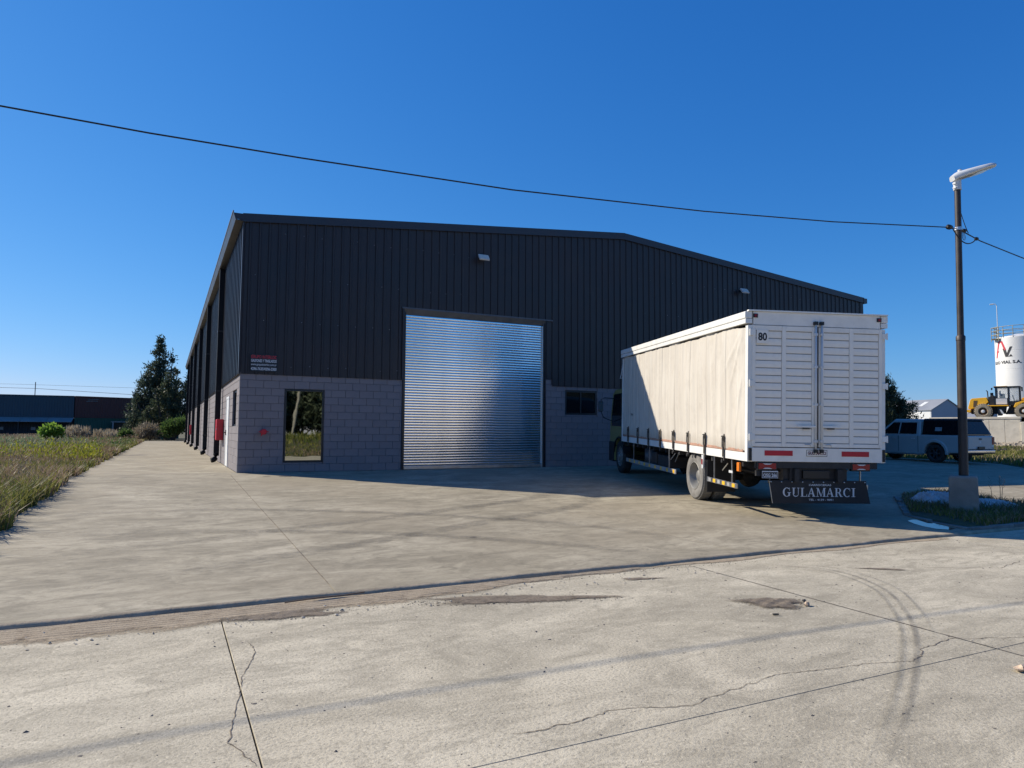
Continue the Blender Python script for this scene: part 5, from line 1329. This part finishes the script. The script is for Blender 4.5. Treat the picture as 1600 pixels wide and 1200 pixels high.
inst('lettering', me, silo)

# far grey sheds
M_shedw = pm('shed wall grey', (.34, .36, .40), .7, var=.05, scale=.2)
M_shedl = pm('shed wall white', (.75, .75, .72), .6, var=.04, scale=.2)
M_shedr = pm('shed roof grey', (.30, .31, .33), .6, .1, var=.12, scale=.1)
M_sky = pm('rooflight', (.72, .72, .68), .4)
def shed(apex, halfw, eave_dz, length, zb_, rdir, label, nl=5):
    # apex: world xyz of the near gable top; gable faces the road, ridge runs along rdir
    rd_ = Vector(rdir).normalized(); gd = Vector((rd_.y, -rd_.x, 0))
    M = Matrix(((gd.x, rd_.x, 0, apex[0]), (gd.y, rd_.y, 0, apex[1]), (0, 0, 1, 0), (0, 0, 0, 1)))
    t = empty('industrial_shed', label=label, cat='shed', group='grey sheds in the distance', mat=M); H = apex[2]; e = H-eave_dz
    MB().prism([(-halfw, zb_), (halfw, zb_), (halfw, e), (0, H), (-halfw, e)], 1, 0, .3).build('gable_wall', M_shedw, t)
    for s in (-1, 1): MB().box(s*halfw-(.3 if s > 0 else 0), .31, zb_, s*halfw+(.3 if s < 0 else 0), length, e-.1).build('side_wall', M_shedl, t)
    for s in (-1, 1):
        m_ = MB(); m_.add([(s*(halfw+.4), -.3, e-.05), (0, -.3, H+.12), (0, length, H+.12), (s*(halfw+.4), length, e-.05), (s*(halfw+.4), -.3, e-.30), (0, -.3, H-.13), (0, length, H-.13), (s*(halfw+.4), length, e-.30)], [(0, 1, 2, 3), (7, 6, 5, 4), (0, 4, 5, 1), (1, 5, 6, 2), (2, 6, 7, 3), (3, 7, 4, 0)])
        rf = m_.build('roof', M_shedr, t)
        for k in range(nl):
            y = length*(k+.5)/nl; f0, f1 = .25, .7; m_ = MB()
            m_.add([(s*(halfw*f0), y-.8, H-eave_dz*f0+.2), (s*(halfw*f1), y-.8, H-eave_dz*f1+.2), (s*(halfw*f1), y+.8, H-eave_dz*f1+.2), (s*(halfw*f0), y+.8, H-eave_dz*f0+.2)], [(0, 1, 2, 3)]); m_.build('rooflight', M_sky, rf)
    return t
shed((249.8, 134.0, 13.9), 9.3, 3.9, 60, -1, FWH*.90-RTH*.44+FWH*.0, 'larger grey shed with a pointed gable left of the lamp pole')
shed((226, 141.5, 10.9), 9.0, 3.8, 50, -1, FWH*.90-RTH*.44, 'low grey shed with a white side wall next to the right-hand tree')
shed((324, 160, 12.6), 15, 3.6, 70, -1, FWH*.80-RTH*.6, 'distant dark grey shed between the lamp pole and the wheel loader')
M_hill = pm('distant treeline', (.045, .06, .05), .95, var=.3, scale=.05)
def treeline(pts, h0, h1, name, seed, label):
    r = random.Random(seed); vs = []; fs = []; P = []
    for a, b in zip(pts[:-1], pts[1:]):
        n = int(math.dist(a, b)/1.5)
        for k in range(n): P.append((a[0]+(b[0]-a[0])*k/n, a[1]+(b[1]-a[1])*k/n))
    arr = []
    for (x, y) in P:
        h = r.uniform(h0, h1)
        for q in range(14):
            cx, cy, cz = x+r.gauss(0, 1.6), y+r.gauss(0, 1.6), h*r.random()**.8; s = r.uniform(.5, 1.3)
            d = [Vector((r.gauss(0, 1), r.gauss(0, 1), r.gauss(0, 1))).normalized()*s for _ in range(3)]
            arr.append([(cx+v_.x, cy+v_.y, cz+v_.z) for v_ in d])
    me = np_mesh(name, np.array(arr), M_hill); return tag(inst(name, me), label, 'woods', kind='stuff')
treeline([(150, 190), (260, 215), (420, 150), (520, 60)], 3.5, 6.0, 'distant_woods', 3, 'dark line of far woods beyond the grey sheds')
treeline([(-90, 150), (-40, 190), (30, 210)], 3, 4.5, 'distant_woods', 4, 'dark line of far woods behind the container stack')
treeline([(60, 24), (62, 30), (64, 36)], .4, 1.3, 'hedge_scrub', 6, 'low scrub growing beside the concrete wall behind the pickup')

# ---------------------------------------------------------------- left: stacked containers with a canopy
def container_mat(name, col): return pm(name, col, .6, var=.12, scale=.5, dirt=tuple(c*.6+.02 for c in col), dirt_amt=.5)
M_teal = container_mat('container slate blue', (.030, .062, .085)); M_brown = container_mat('container oxide red', (.085, .028, .026)); M_green = container_mat('container green', (.015, .085, .060)); M_navy = container_mat('container dark navy', (.012, .018, .032))
def container(org, xd, z, m, label):
    t = empty('shipping_container', label=label, cat='container', group='containers at the far side of the field', mat=frame((org[0], org[1], z), xd))
    Lc, Wc, Hc = 12.19, 2.44, 2.59
    for (a, b) in ((0, .16), (Lc-.16, Lc)):
        for (c, d) in ((0, .16), (Wc-.16, Wc)): MB().box(a, c, 0, b, d, Hc).build('corner_post', m, t)
    for c in (0, Wc-.12):
        MB().box(.16, c, 0, Lc-.16, c+.12, .16).build('bottom_rail', m, t); MB().box(.16, c, Hc-.12, Lc-.16, c+.12, Hc).build('top_rail', m, t)
    for c, s in ((.05, 1), (Wc-.05, -1)):
        m_ = MB(); x = .16; pr = []
        while x < Lc-.44: pr += [(x, 0), (x+.07, .036), (x+.14, .036), (x+.21, 0)]; x += .278
        pr.append((Lc-.16, 0))
        for a, b in zip(pr[:-1], pr[1:]): m_.quad((a[0], c+s*a[1], .16), (b[0], c+s*b[1], .16), (b[0], c+s*b[1], Hc-.12), (a[0], c+s*a[1], Hc-.12))
        m_.build('side_panel', m, t)
    MB().box(.05, .12, Hc-.06, Lc-.05, Wc-.12, Hc-.02).build('roof_panel', m, t); MB().box(.02, .16, .16, .06, Wc-.16, Hc-.12).build('end_panel', m, t); MB().box(Lc-.06, .16, .16, Lc-.02, Wc-.16, Hc-.12).build('end_panel', m, t)
    return t
A = Vector((-11.62, 77.64, 0)); xl = (RTH*6.7+FWH*3).normalized(); xr = (RTH*5+FWH*5.5).normalized()
ol_ = A-xl*12.25
for z, m, l in ((-.1, M_navy, 'dark navy container at the bottom left of the stack, under the white canopy'), (2.52, M_teal, 'slate blue container on top at the left end of the stack')): container(ol_, xl, z, m, l)
for z, m, l in ((-.1, M_green, 'green container at the bottom right of the stack with a framed doorway'), (2.52, M_brown, 'oxide red container on top at the right end of the stack')): red_box = container(A+xr*.05, xr, z, m, l)
container(A-xl*24.6, xl, -.1, M_green, 'second green container continuing the lower row out of the photo on the left'); container(A-xl*24.6, xl, 2.52, M_navy, 'dark navy container topping the part of the stack left of the photo')
aw = empty('canopy', label='white sheet canopy over the fronts of the lower left container', cat='canopy', mat=frame((ol_.x, ol_.y, 0), xl))
M_aw = pm('weathered white sheet', (.26, .26, .25), .6, var=.12, scale=.8)
for k in range(6):
    x0 = -3+2.54*k; m_ = MB(); m_.add([(x0+.01, -1.6, 1.98), (x0+2.52, -1.6, 1.98), (x0+2.52, -.02, 2.50), (x0+.01, -.02, 2.50), (x0+.01, -1.6, 1.94), (x0+2.52, -1.6, 1.94), (x0+2.52, -.02, 2.46), (x0+.01, -.02, 2.46)], [(0, 1, 2, 3), (7, 6, 5, 4), (0, 4, 5, 1), (1, 5, 6, 2), (3, 7, 4, 0)]); m_.build('roof_sheet', M_aw, aw)
for k in range(7): MB().box(-3+2.5*k, -1.55, -.1, -2.9+2.5*k, -1.45, 1.94).build('post', M_dkframe, aw)
for k in range(3): MB().box(1.8+3.1*k, -.05, 1.0, 2.25+3.1*k, -.01, 1.35).build('small_window', pm('window pane blue', (.12, .17, .22), .2), aw)
df = empty('door_frame', label='pale timber door frame standing in front of the green container', cat='door frame', mat=frame((A+xr*4.3-(FWH*.4)).to_tuple(), xr))
for x in (0, 2.3): MB().box(x, -.35, -.1, x+.14, -.2, 2.0).build('post', M_greytape, df)
MB().box(-.15, -.36, 2.003, 2.65, -.19, 2.14).build('lintel', M_aw, df); MB().box(.15, -.05, -.1, 2.29, -.02, 1.99).build('dark_opening', M_black, df)
mm = MB(); a_ = [(1.0, 4.9), (1.5, 4.96), (2.0, 4.97), (2.2, 5.0)]; b_s = [(.9, 4.72), (1.5, 4.78), (2.1, 4.79)]
for q in (a_, b_s): MB().tube([(p[0]+.3, .02, p[1]-.25-2.52) for p in q], .035, 5).build('scrape', M_aw, red_box)
# far pole and wires above the containers
fp = empty('utility_pole', (-23.95, 136.0, 0), 'thin far utility pole above the containers', 'utility pole')
MB().tube([(0, 0, -.5), (0, 0, 9.9)], .07, 8).build('pole', M_dkframe, fp)
for z0, z1, l in ((8.9, 7.9, 'thicker far wire above the container stack'), (9.6, 9.2, 'thin upper far wire above the container stack')):
    p = [(-60, 155, z0+1.2), (-42, 145, z0+.2), (-23.95, 136, z0-.2), (-6.7, 127.6, z1-.3), (12, 118, z1+.2), (40, 105, z1+1)]
    tag(MB().tube(p, .035 if z0 < 9 else .02, 5).build('overhead_wire', M_cable), l, 'wire')

# ---------------------------------------------------------------- vegetation
def leaf_mat(name, a, b, trans=.25):
    m, t, bs = nodes(name); at = t.nodes.new('ShaderNodeAttribute'); at.attribute_name = 'tone'
    t.links.new(ramp(t, at.outputs['Fac'], [(0, a), (1, b)]), bs.inputs['Base Color']); bs.inputs['Roughness'].default_value = .6
    bs.inputs['Specular IOR Level'].default_value = .25
    tr = t.nodes.new('ShaderNodeBsdfTranslucent'); t.links.new(ramp(t, at.outputs['Fac'], [(0, tuple(c*1.3 for c in a)), (1, tuple(c*1.3 for c in b))]), tr.inputs[0])
    mx = t.nodes.new('ShaderNodeMixShader'); mx.inputs[0].default_value = trans; t.links.new(bs.outputs[0], mx.inputs[1]); t.links.new(tr.outputs[0], mx.inputs[2])
    t.links.new(mx.outputs[0], t.nodes['Material Output'].inputs[0]); return m
M_casu = leaf_mat('casuarina foliage', (.042, .062, .045), (.110, .135, .085))
M_casu2 = leaf_mat('conifer foliage', (.038, .058, .034), (.110, .125, .070))
M_bushg = leaf_mat('bush foliage', (.05, .095, .025), (.13, .19, .05), .35)
M_bushl = leaf_mat('bright bush foliage', (.12, .22, .03), (.26, .40, .07), .4)
M_dry = leaf_mat('dry grass', (.20, .155, .10), (.42, .36, .26))
M_bark = pm('bark', (.085, .065, .05), .95, var=.3, scale=6, bs=.6, bscale=12)
def tufts(centres, dirs, size, per, m, name, parent, flat=.35, wid=.22):
    """small pointed leaf blades sprouting around each centre"""
    n = len(centres); C = np.repeat(np.array(centres), per, 0); D = np.repeat(np.array(dirs), per, 0)
    D = D+rng.normal(0, .55, D.shape); D /= np.linalg.norm(D, axis=1)[:, None]
    L = size*rng.uniform(.6, 1.4, (n*per, 1)); C = C+rng.normal(0, size*.55, C.shape)
    S = np.cross(D, rng.normal(0, 1, D.shape)); S /= np.linalg.norm(S, axis=1)[:, None]
    w = L*wid*rng.uniform(.7, 1.3, (n*per, 1))
    V = np.stack([C-S*w, C+S*w, C+D*L], 1); tone = np.clip(np.repeat(rng.uniform(0, .8, n), per)+rng.uniform(-.2, .2, n*per), 0, 1)
    return inst(name, np_mesh(name, V, m, 3, tone), parent)
def spire_tree(name, loc, spires, m, label, cat, size=.45, dens=26, per=9, droop=.35, group=None, trunk_r=.28, wid=.22):
    t = empty(name, loc, label, cat, group); C = []; D = []; tr = MB()
    for (sx, sy, z0, z1, R, lean) in spires:
        n = int(dens*(z1-z0)*R); 
        top = Vector((sx*1.15, sy*1.15, z1-.3)); tr.tube([(0, 0, 0) if True else 0, (sx*.4, sy*.4, z0*.6+.4), (sx*.8, sy*.8, (z0+z1)/2), tuple(top)], [trunk_r, trunk_r*.7, trunk_r*.35, .03], 8)
        nb = max(6, int((z1-z0)*R*2.6)); 
        for b in range(nb):
            h = rng.random()**1.1; z = z0+(z1-z0)*h; rr = R*(1-h)**.75*(.55+.6*rng.random())+.12; a = rng.uniform(0, 6.283)
            dx, dy = math.cos(a), math.sin(a); base = Vector((sx+lean*h, sy, z)); tip = base+Vector((dx*rr, dy*rr, rr*(droop)))
            if b % 2 == 0: tr.tube([tuple(base), tuple(base.lerp(tip, .85))], [.05, .015], 4)
            k = max(3, int(dens*(.35+rr)*.5))
            for q in range(k):
                u = rng.random()**.7; p = base.lerp(tip, u)+Vector(rng.normal(0, .10+.12*rr, 3)); C.append(tuple(p)); D.append((dx*.7, dy*.7, .55+rng.uniform(-.2, .7)))
    tr.build('trunk', M_bark, t); tufts(C, D, size, per, m, 'crown', t, wid=wid); return t
R0 = lambda *a: a
spire_tree('casuarina_tree', (-2.6, 70.5, 0), [(-2.41, -0.48, 1.48, 5.82, 0.78, 0), (-1.76, 0.5, 1.96, 8.21, 0.84, 0), (-1.14, -0.27, 1.21, 8.83, 0.84, 0), (-0.4, 0.39, 1.97, 11.01, 0.83, 0), (-0.08, 0.15, 1.88, 11.76, 1.1, 0), (0.41, 0.13, 1.81, 10.54, 0.82, 0), (1.14, -0.49, 2.12, 9.9, 0.97, 0), (1.65, 0.49, 1.69, 8.35, 1.09, 0), (2.3, -0.1, 1.72, 6.07, 0.81, 0), (0, 0, 1, 9.0, 1.9, 0)], M_casu, 'tallest dark casuarina tree with a pointed crown beside the far end of the warehouse', 'tree', size=.33, dens=16, per=9, group='dark trees at the end of the path')
spire_tree('casuarina_tree', (-3.7, 71.2, 0), [(-1.78, 0.38, 0.55, 3.81, 1.0, 0), (-1.11, 0.04, 1.07, 5.74, 1.15, 0), (-0.46, -0.1, 0.74, 7.28, 0.86, 0), (0.28, 0.3, 0.88, 7.2, 1.11, 0), (0.86, -0.53, 0.77, 6.12, 1.0, 0), (1.59, -0.2, 0.71, 4.07, 0.77, 0), (0.3, 0, 0.5, 5, 1.6, 0)], M_casu, 'lower casuarina tree at the left edge of the dark trees, against the red container', 'tree', size=.30, dens=17, per=9, group='dark trees at the end of the path')
spire_tree('casuarina_tree', (1.9, 69, 0), [(-1.52, 0.48, 3.15, 6.78, 1.13, 0), (-1.15, -0.25, 3.16, 9.8, 0.91, 0), (-0.14, 0.14, 2.98, 11.07, 0.83, 0), (0.3, -0.44, 2.46, 12.22, 0.88, 0), (0.76, -0.55, 2.2, 9.82, 0.9, 0), (1.52, -0.48, 3.18, 6.47, 0.83, 0), (1.4, 0, 3, 13.8, 1.6, 0), (1.2, 0, 1, 11, 1.9, 0)], M_casu, 'dark casuarina tree partly hidden behind the warehouse gutter', 'tree', size=.34, dens=15, per=9, group='dark trees at the end of the path')
spire_tree('casuarina_tree', (-1.3, 66, 0), [(-2.38, -0.53, 0.6, 3.99, 0.81, 0), (-1.5, -0.01, 0.7, 6.01, 0.8, 0), (-0.43, 0.33, 0.89, 7.28, 0.94, 0), (0.34, -0.11, 0.44, 6.7, 0.85, 0), (1.48, 0.4, 1.0, 5.2, 0.85, 0), (2.1, -0.35, 0.68, 4.1, 0.81, 0), (0, 0, 0.4, 5.2, 2.1, 0)], M_casu2, 'rounder olive green tree standing in front of the tallest casuarina', 'tree', size=.28, dens=20, per=9, group='dark trees at the end of the path')
spire_tree('conifer_tree', (43.6, 13.4, 0), [(0, 0, .4, 6.1, 2.1, .2), (1.0, -.4, .4, 5.3, 1.9, .4), (-.9, 0, .4, 5.6, 1.7, -.2), (1.9, -.8, .4, 3.7, 1.4, .4), (.3, -.5, .4, 4.6, 1.9, 0), (-2, 0, .4, 4.9, 1.6, 0), (1.2, -.6, .3, 4.2, 1.9, .2)], M_casu2, 'bushy conifer with upswept branches between the truck and the grey sheds', 'tree', size=.21, dens=44, per=10, droop=.75, wid=.16)
def bush(name, loc, R, H, m, label, cat, n=500, size=.22, per=5, group=None, kind=None, wid=.3):
    t = empty(name, loc, label, cat, group); C = []; D = []; st = MB()
    for k in range(9):
        a = rng.uniform(0, 6.28); st.tube([(0, 0, 0), (R*.3*math.cos(a), R*.3*math.sin(a), H*.5), (R*.7*math.cos(a), R*.7*math.sin(a), H*.85)], [.03, .02, .008], 5)
    lob = [(rng.uniform(-.6, .6)*R, rng.uniform(-.5, .5)*R, rng.uniform(.35, .75)*H, rng.uniform(.3, .55)*R) for _ in range(9)]
    for _ in range(n):
        cx, cy, cz, rr = lob[int(rng.integers(9))]; d = rng.normal(0, 1, 3); d /= np.linalg.norm(d); q = rr*rng.random()**.4
        p = np.array([cx, cy, cz])+d*q*np.array([1, 1, .8]); p[2] = max(.05, p[2]); C.append(p); D.append((d[0], d[1], abs(d[2])+.4))
    st.build('stem', M_bark, t); tufts(C, D, size, per, m, 'foliage', t, wid=wid); return t
bush('bush', (-8.6, 36.5, 0), .72, 1.45, M_bushl, 'round bright green bush standing out of the weedy field', 'bush', 420, .20, 5, wid=.42)
bush('bush', (-.9, 60.5, 0), 1.5, 2.5, M_bushg, 'tall green bush at the end of the path by the warehouse', 'bush', 800, .24, 5)
bush('bush', (-5.2, 59.5, 0), .8, 1.2, M_bushg, 'small green bush near the doorway frame at the field edge', 'bush', 240, .2, 5)
bush('dry_bush', (-3.2, 61.5, 0), 1.8, 1.7, M_dry, 'pale dry bush at the end of the path left of the green bush', 'bush', 700, .26, 6, wid=.12)
def dry_clump(x, y, R, H, label):
    t = empty('pampas_grass', (x, y, 0), label, 'dry grass', 'tall dry grass clumps at the far edge of the field'); C = []; D = []
    N_ = 320; a = rng.uniform(0, 6.28, N_); q = R*rng.random(N_)**.6; h = H*rng.uniform(.5, 1.05, N_)
    base = np.stack([q*np.cos(a)*.6, q*np.sin(a)*.6, np.zeros(N_)], 1); top = base+np.stack([q*np.cos(a)*.6, q*np.sin(a)*.6, h], 1)
    S = rng.normal(0, 1, (N_, 3)); S[:, 2] = 0; S /= np.linalg.norm(S, axis=1)[:, None]; w = .022
    V = np.stack([base-S*w, base+S*w, top], 1); tone = rng.random(N_)
    P = np.stack([top-S*.07-[0, 0, .28], top+S*.07-[0, 0, .28], top+[0, 0, .08]], 1)
    V = np.concatenate([V, P]); tone = np.concatenate([tone, rng.uniform(.5, 1, N_)])
    inst('blades', np_mesh('blades', V, M_dry, 3, tone), t)
for k, (x, y, h, l) in enumerate([(-9.6, 62, 1.5, 'tallest pale dry grass clump left of the doorway frame'), (-7.4, 63.5, 1.15, 'pale dry grass clump just right of the tallest one'), (-10.9, 61, 1.0, 'pale dry grass clump just left of the tallest one'), (-11.6, 60, .7, 'low dry grass clump in front of the green container'), (-13.6, 58, .6, 'low dry grass clump at the joint between the containers'), (-17.5, 57, .8, 'dry grass clump in front of the dark navy container'), (-6.3, 61, .9, 'small dry grass clump at the right of the doorway')]):
    dry_clump(x, y, .95, h, l)

# grass: nobody could count it
M_grass = leaf_mat('field grass', (.080, .112, .026), (.25, .225, .062), .35)
M_grassdry = leaf_mat('dry seed grass', (.17, .115, .065), (.36, .27, .19), .25)
def vnoise(x, y, s, seed):
    rr = np.random.default_rng(seed); ph = rr.uniform(0, 6.28, (6, 2)); kx = rr.normal(0, 1, 6)/s; ky = rr.normal(0, 1, 6)/s
    return sum(np.sin(x*kx[i]+y*ky[i]+ph[i, 0]) for i in range(6))/3.2
def grass(n, xf, name, label, hmul=1.0, dry=.35, wmul=1.0, seed=1, zf=None):
    x, y = xf(n); n = len(x); dens = vnoise(x, y, .8, seed)+.4*vnoise(x, y, .25, seed+1)
    D_ = np.hypot(x+1.7, y+19.9)
    h = (.14+.16*np.clip(vnoise(x, y, 2.5, seed+2)+.5, 0, 1.4)+.10*np.clip(dens, 0, 1))*rng.uniform(.5, 1.25, n)*hmul
    w = (.004+.00045*D_)*wmul*rng.uniform(.7, 1.4, n)
    z = zf(x, y)
    lean = rng.normal(0, .45, (n, 2))*h[:, None]
    a = rng.uniform(0, 6.28, n); S = np.stack([np.cos(a), np.sin(a), np.zeros(n)], 1)*w[:, None]
    B0 = np.stack([x, y, z-.02], 1); T = B0+np.stack([lean[:, 0], lean[:, 1], h], 1); Mi = B0+np.stack([lean[:, 0]*.3, lean[:, 1]*.3, h*.6], 1)
    V = np.concatenate([np.stack([B0-S, B0+S, Mi+S*.8], 1), np.stack([Mi-S*.8, Mi+S*.8, T], 1), np.stack([B0-S, Mi+S*.8, Mi-S*.8], 1)])
    isdry = (vnoise(x, y, 2.2, seed+5)+.8*rng.normal(0, .6, n)) > (1-2*dry)
    tone = np.clip(.5+.35*vnoise(x, y, 1.6, seed+7)+rng.normal(0, .22, n), 0, 1)
    me = np_mesh(name, V, [M_grass, M_grassdry], 3, np.tile(tone, 3), np.tile(isdry.astype(int), 3))
    return tag(inst(name, me), label, 'grass', kind='stuff')
def left_field(n):
    # density falls off with distance; the edge of the field creeps over the path
    D_ = 9+95*rng.random(n*2)**1.5; y = -19.9+D_
    x = -3.62-(rng.random(n*2)**1.25)*(6+D_*.30)
    edge = -3.66+.10*np.sin(y*1.3)+.09*np.sin(y*3.1+1)+.07*np.sin(y*7.7)+np.where(y < -5, -.04*np.abs(y+5), 0)
    k = (x < edge) & (y > -12.9) & (y < 76); return x[k][:n], y[k][:n]
gzv = lambda x, y: np.where(y > 0, 0, .032*y)+.02
grass(150000, left_field, 'field_grass', 'weedy green and tan grass field left of the concrete path', 1.0, .42, 1.0, 3, gzv)
def seedheads(n):
    D_ = 11+80*rng.random(n)**1.3; y = -19.9+D_; x = -4.1-(rng.random(n)**1.1)*(5+D_*.28); k = (y > -10) & (vnoise(x, y, 3, 21) > -.25); return x[k], y[k]
x, y = seedheads(16000); n = len(x); h = rng.uniform(.30, .62, n); z = gzv(x, y); D_ = np.hypot(x+1.7, y+19.9); w = (.003+.0003*D_)
ln = rng.normal(0, .10, (n, 2)); a = rng.uniform(0, 6.28, n); S = np.stack([np.cos(a), np.sin(a), np.zeros(n)], 1)*w[:, None]
B0 = np.stack([x, y, z], 1); T = B0+np.stack([ln[:, 0], ln[:, 1], h], 1); T2 = T+np.stack([ln[:, 0]*.4, ln[:, 1]*.4, .09+0*h], 1)
V = np.concatenate([np.stack([B0-S*.5, B0+S*.5, T], 1), np.stack([T-S*1.3, T+S*1.3, T2], 1)])
tag(inst('seed_grass', np_mesh('seed_grass', V, M_grassdry, 3, np.tile(rng.random(n), 2))), 'tall thin dry seed heads over the weedy field', 'grass', kind='stuff')
# yellow flowering weeds near the path
M_ylw = leaf_mat('yellow green weed', (.16, .20, .02), (.36, .34, .04), .35)
def weed_patch(cx, cy, rx_, ry_, n, label, m=M_ylw, hh=(.35, .85)):
    x = cx+rng.normal(0, rx_, n); y = cy+rng.normal(0, ry_, n); k = x < -3.8; x, y = x[k], y[k]; n = len(x); h = rng.uniform(*hh, n)
    C = np.stack([x, y, gzv(x, y)+h*rng.uniform(.2, .8, n)], 1); o = tufts(C, np.tile([[0, 0, 1.0]], (n, 1)), .10, 3, m, 'weeds', None, wid=.22); return tag(o, label, 'weeds', kind='stuff')
weed_patch(-4.9, 9.5, .6, 1.4, 800, 'yellow green weeds beside the concrete path')
weed_patch(-6.4, 11, .7, 1.2, 300, 'yellow weeds further into the field')
weed_patch(-7.4, 1.5, .4, .8, 260, 'yellow green weeds at the left edge of the photo')
M_sage = leaf_mat('sage weed', (.13, .18, .09), (.30, .36, .20), .3)
weed_patch(-9.5, 22, 2.5, 5, 4200, 'pale sage green weeds in the middle of the field', M_sage, (.3, .8))
weed_patch(-6.3, 36, 1.5, 7, 2600, 'fresh green weeds along the far part of the path', M_bushg, (.25, .6))
weed_patch(-13, 34, 3, 7, 3000, 'pale sage weeds in front of the container stack', M_sage, (.3, .9))
# right verge, beyond the pickup
def right_field(n):
    x = 27+42*rng.random(n*2)**1.3; y = -16+42*rng.random(n*2)
    lim = np.where(y > -2.7, 29.95, np.where(y > -5.5, 29.95+(y+2.7)*.95, 27.3+(y+5.5)*.2)); k = (x > lim) & (y > -12.8); return x[k][:n], y[k][:n]
grass(42000, right_field, 'verge_grass', 'green grass verge behind the pickup', .95, .10, 1.1, 9, gzv)
def isl_field(n):
    from_ = []; px = [p[0] for p in isl]; py = [p[1] for p in isl]
    x = rng.uniform(10.1, 19, n*3); y = rng.uniform(-13, -9.3, n*3); inside = np.zeros(len(x), bool); j = len(isl)-1
    for i in range(len(isl)):
        c = ((py[i] > y) != (py[j] > y)) & (x < (px[j]-px[i])*(y-py[i])/(py[j]-py[i]+1e-9)+px[i]); inside ^= c; j = i
    ex, ey = 10.10-10.66, -12.95+11.5; tt = np.clip(((x-10.66)*ex+(y+11.5)*ey)/(ex*ex+ey*ey), 0, 1); dd = np.hypot(x-10.66-tt*ex, y+11.5-tt*ey)
    k = inside & (np.hypot(x-12.08, y+11.7) > .25) & (dd > .35+.2*rng.random(len(x))); return x[k][:n], y[k][:n]
grass(9000, isl_field, 'verge_weeds', 'dark weedy grass round the lamp footing', .75, .15, .7, 15, lambda x, y: .032*y+.05)
# a tall thin weed right of the footing
m_ = MB()
for k, (dx, dy) in enumerate(((0, 0), (.12, .05), (-.1, .1))):
    m_.tube([(14.2+dx, -11.2+dy, -.33), (14.2+dx*1.5, -11.2+dy, .0), (14.2+dx*2.4, -11.2+dy, .28-.1*k)], [.006, .005, .003], 5)
    for q in range(6): m_.tube([(14.2+dx*1.7, -11.2+dy, .0+.04*q), (14.2+dx*1.7+.08*(-1)**q, -11.2+dy, .05+.04*q)], .003, 4)
tag(m_.build('weed', pm('dry weed stalk', (.12, .10, .06), .9)), 'thin dry weed stalk standing right of the lamp footing', 'weed')

# ---------------------------------------------------------------- behind the camera (seen only as reflections in the glass and the door)
def back_field(n):
    x = rng.uniform(-40, 60, n); y = -28.3-30*rng.random(n)**1.4; return x, y
def zback(x, y):
    t_ = np.clip((y+28)/(-22), 0, 1); return np.where(y > -13, 0, -.46+.008*(y+13.05))+1.1*t_*t_*(3-2*t_)
grass(26000, back_field, 'roadside_grass', 'grass bank across the road', 1.6, .25, 3.0, 31, zback)
trees_b = [(6, -78, 12, 'first'), (-6, -82, 14, ''), (16, -84, 13, ''), (-20, -80, 11, ''), (30, -86, 13, ''), (46, -82, 12, ''), (62, -84, 12, '')]
lab = ['dark tree across the road opposite the front window', 'tall dark tree across the road opposite the left corner', 'dark tree across the road opposite the roller door', 'dark tree across the road far to the left', 'dark tree across the road opposite the truck', 'dark tree across the road opposite the lamp', 'dark tree across the road far to the right']
for (x, y, h, _), l in zip(trees_b, lab):
    spire_tree('roadside_tree', (x, y, .3), [(0, 0, 1, h, 4.2, 0), (-3, 0, 1, h*.8, 3.4, 0), (3, .5, 1, h*.85, 3.4, 0)], M_casu, l, 'tree', size=.8, dens=5, per=7, group='trees across the road')
for (x, lean, l) in ((7.2, .05, 'upright pale concrete pole across the road'), (10.4, 1.1, 'leaning pale concrete pole across the road')):
    t = empty('concrete_pole', (x, -58, .3), l, 'utility pole'); MB().tube([(0, 0, 0), (lean, 0, 8.5)], .17, 12, r2=.10).build('pole', M_concrete, t); MB().box(lean-.8, -.06, 7.6, lean+.8, .06, 7.72).build('crossarm', M_concrete, t)
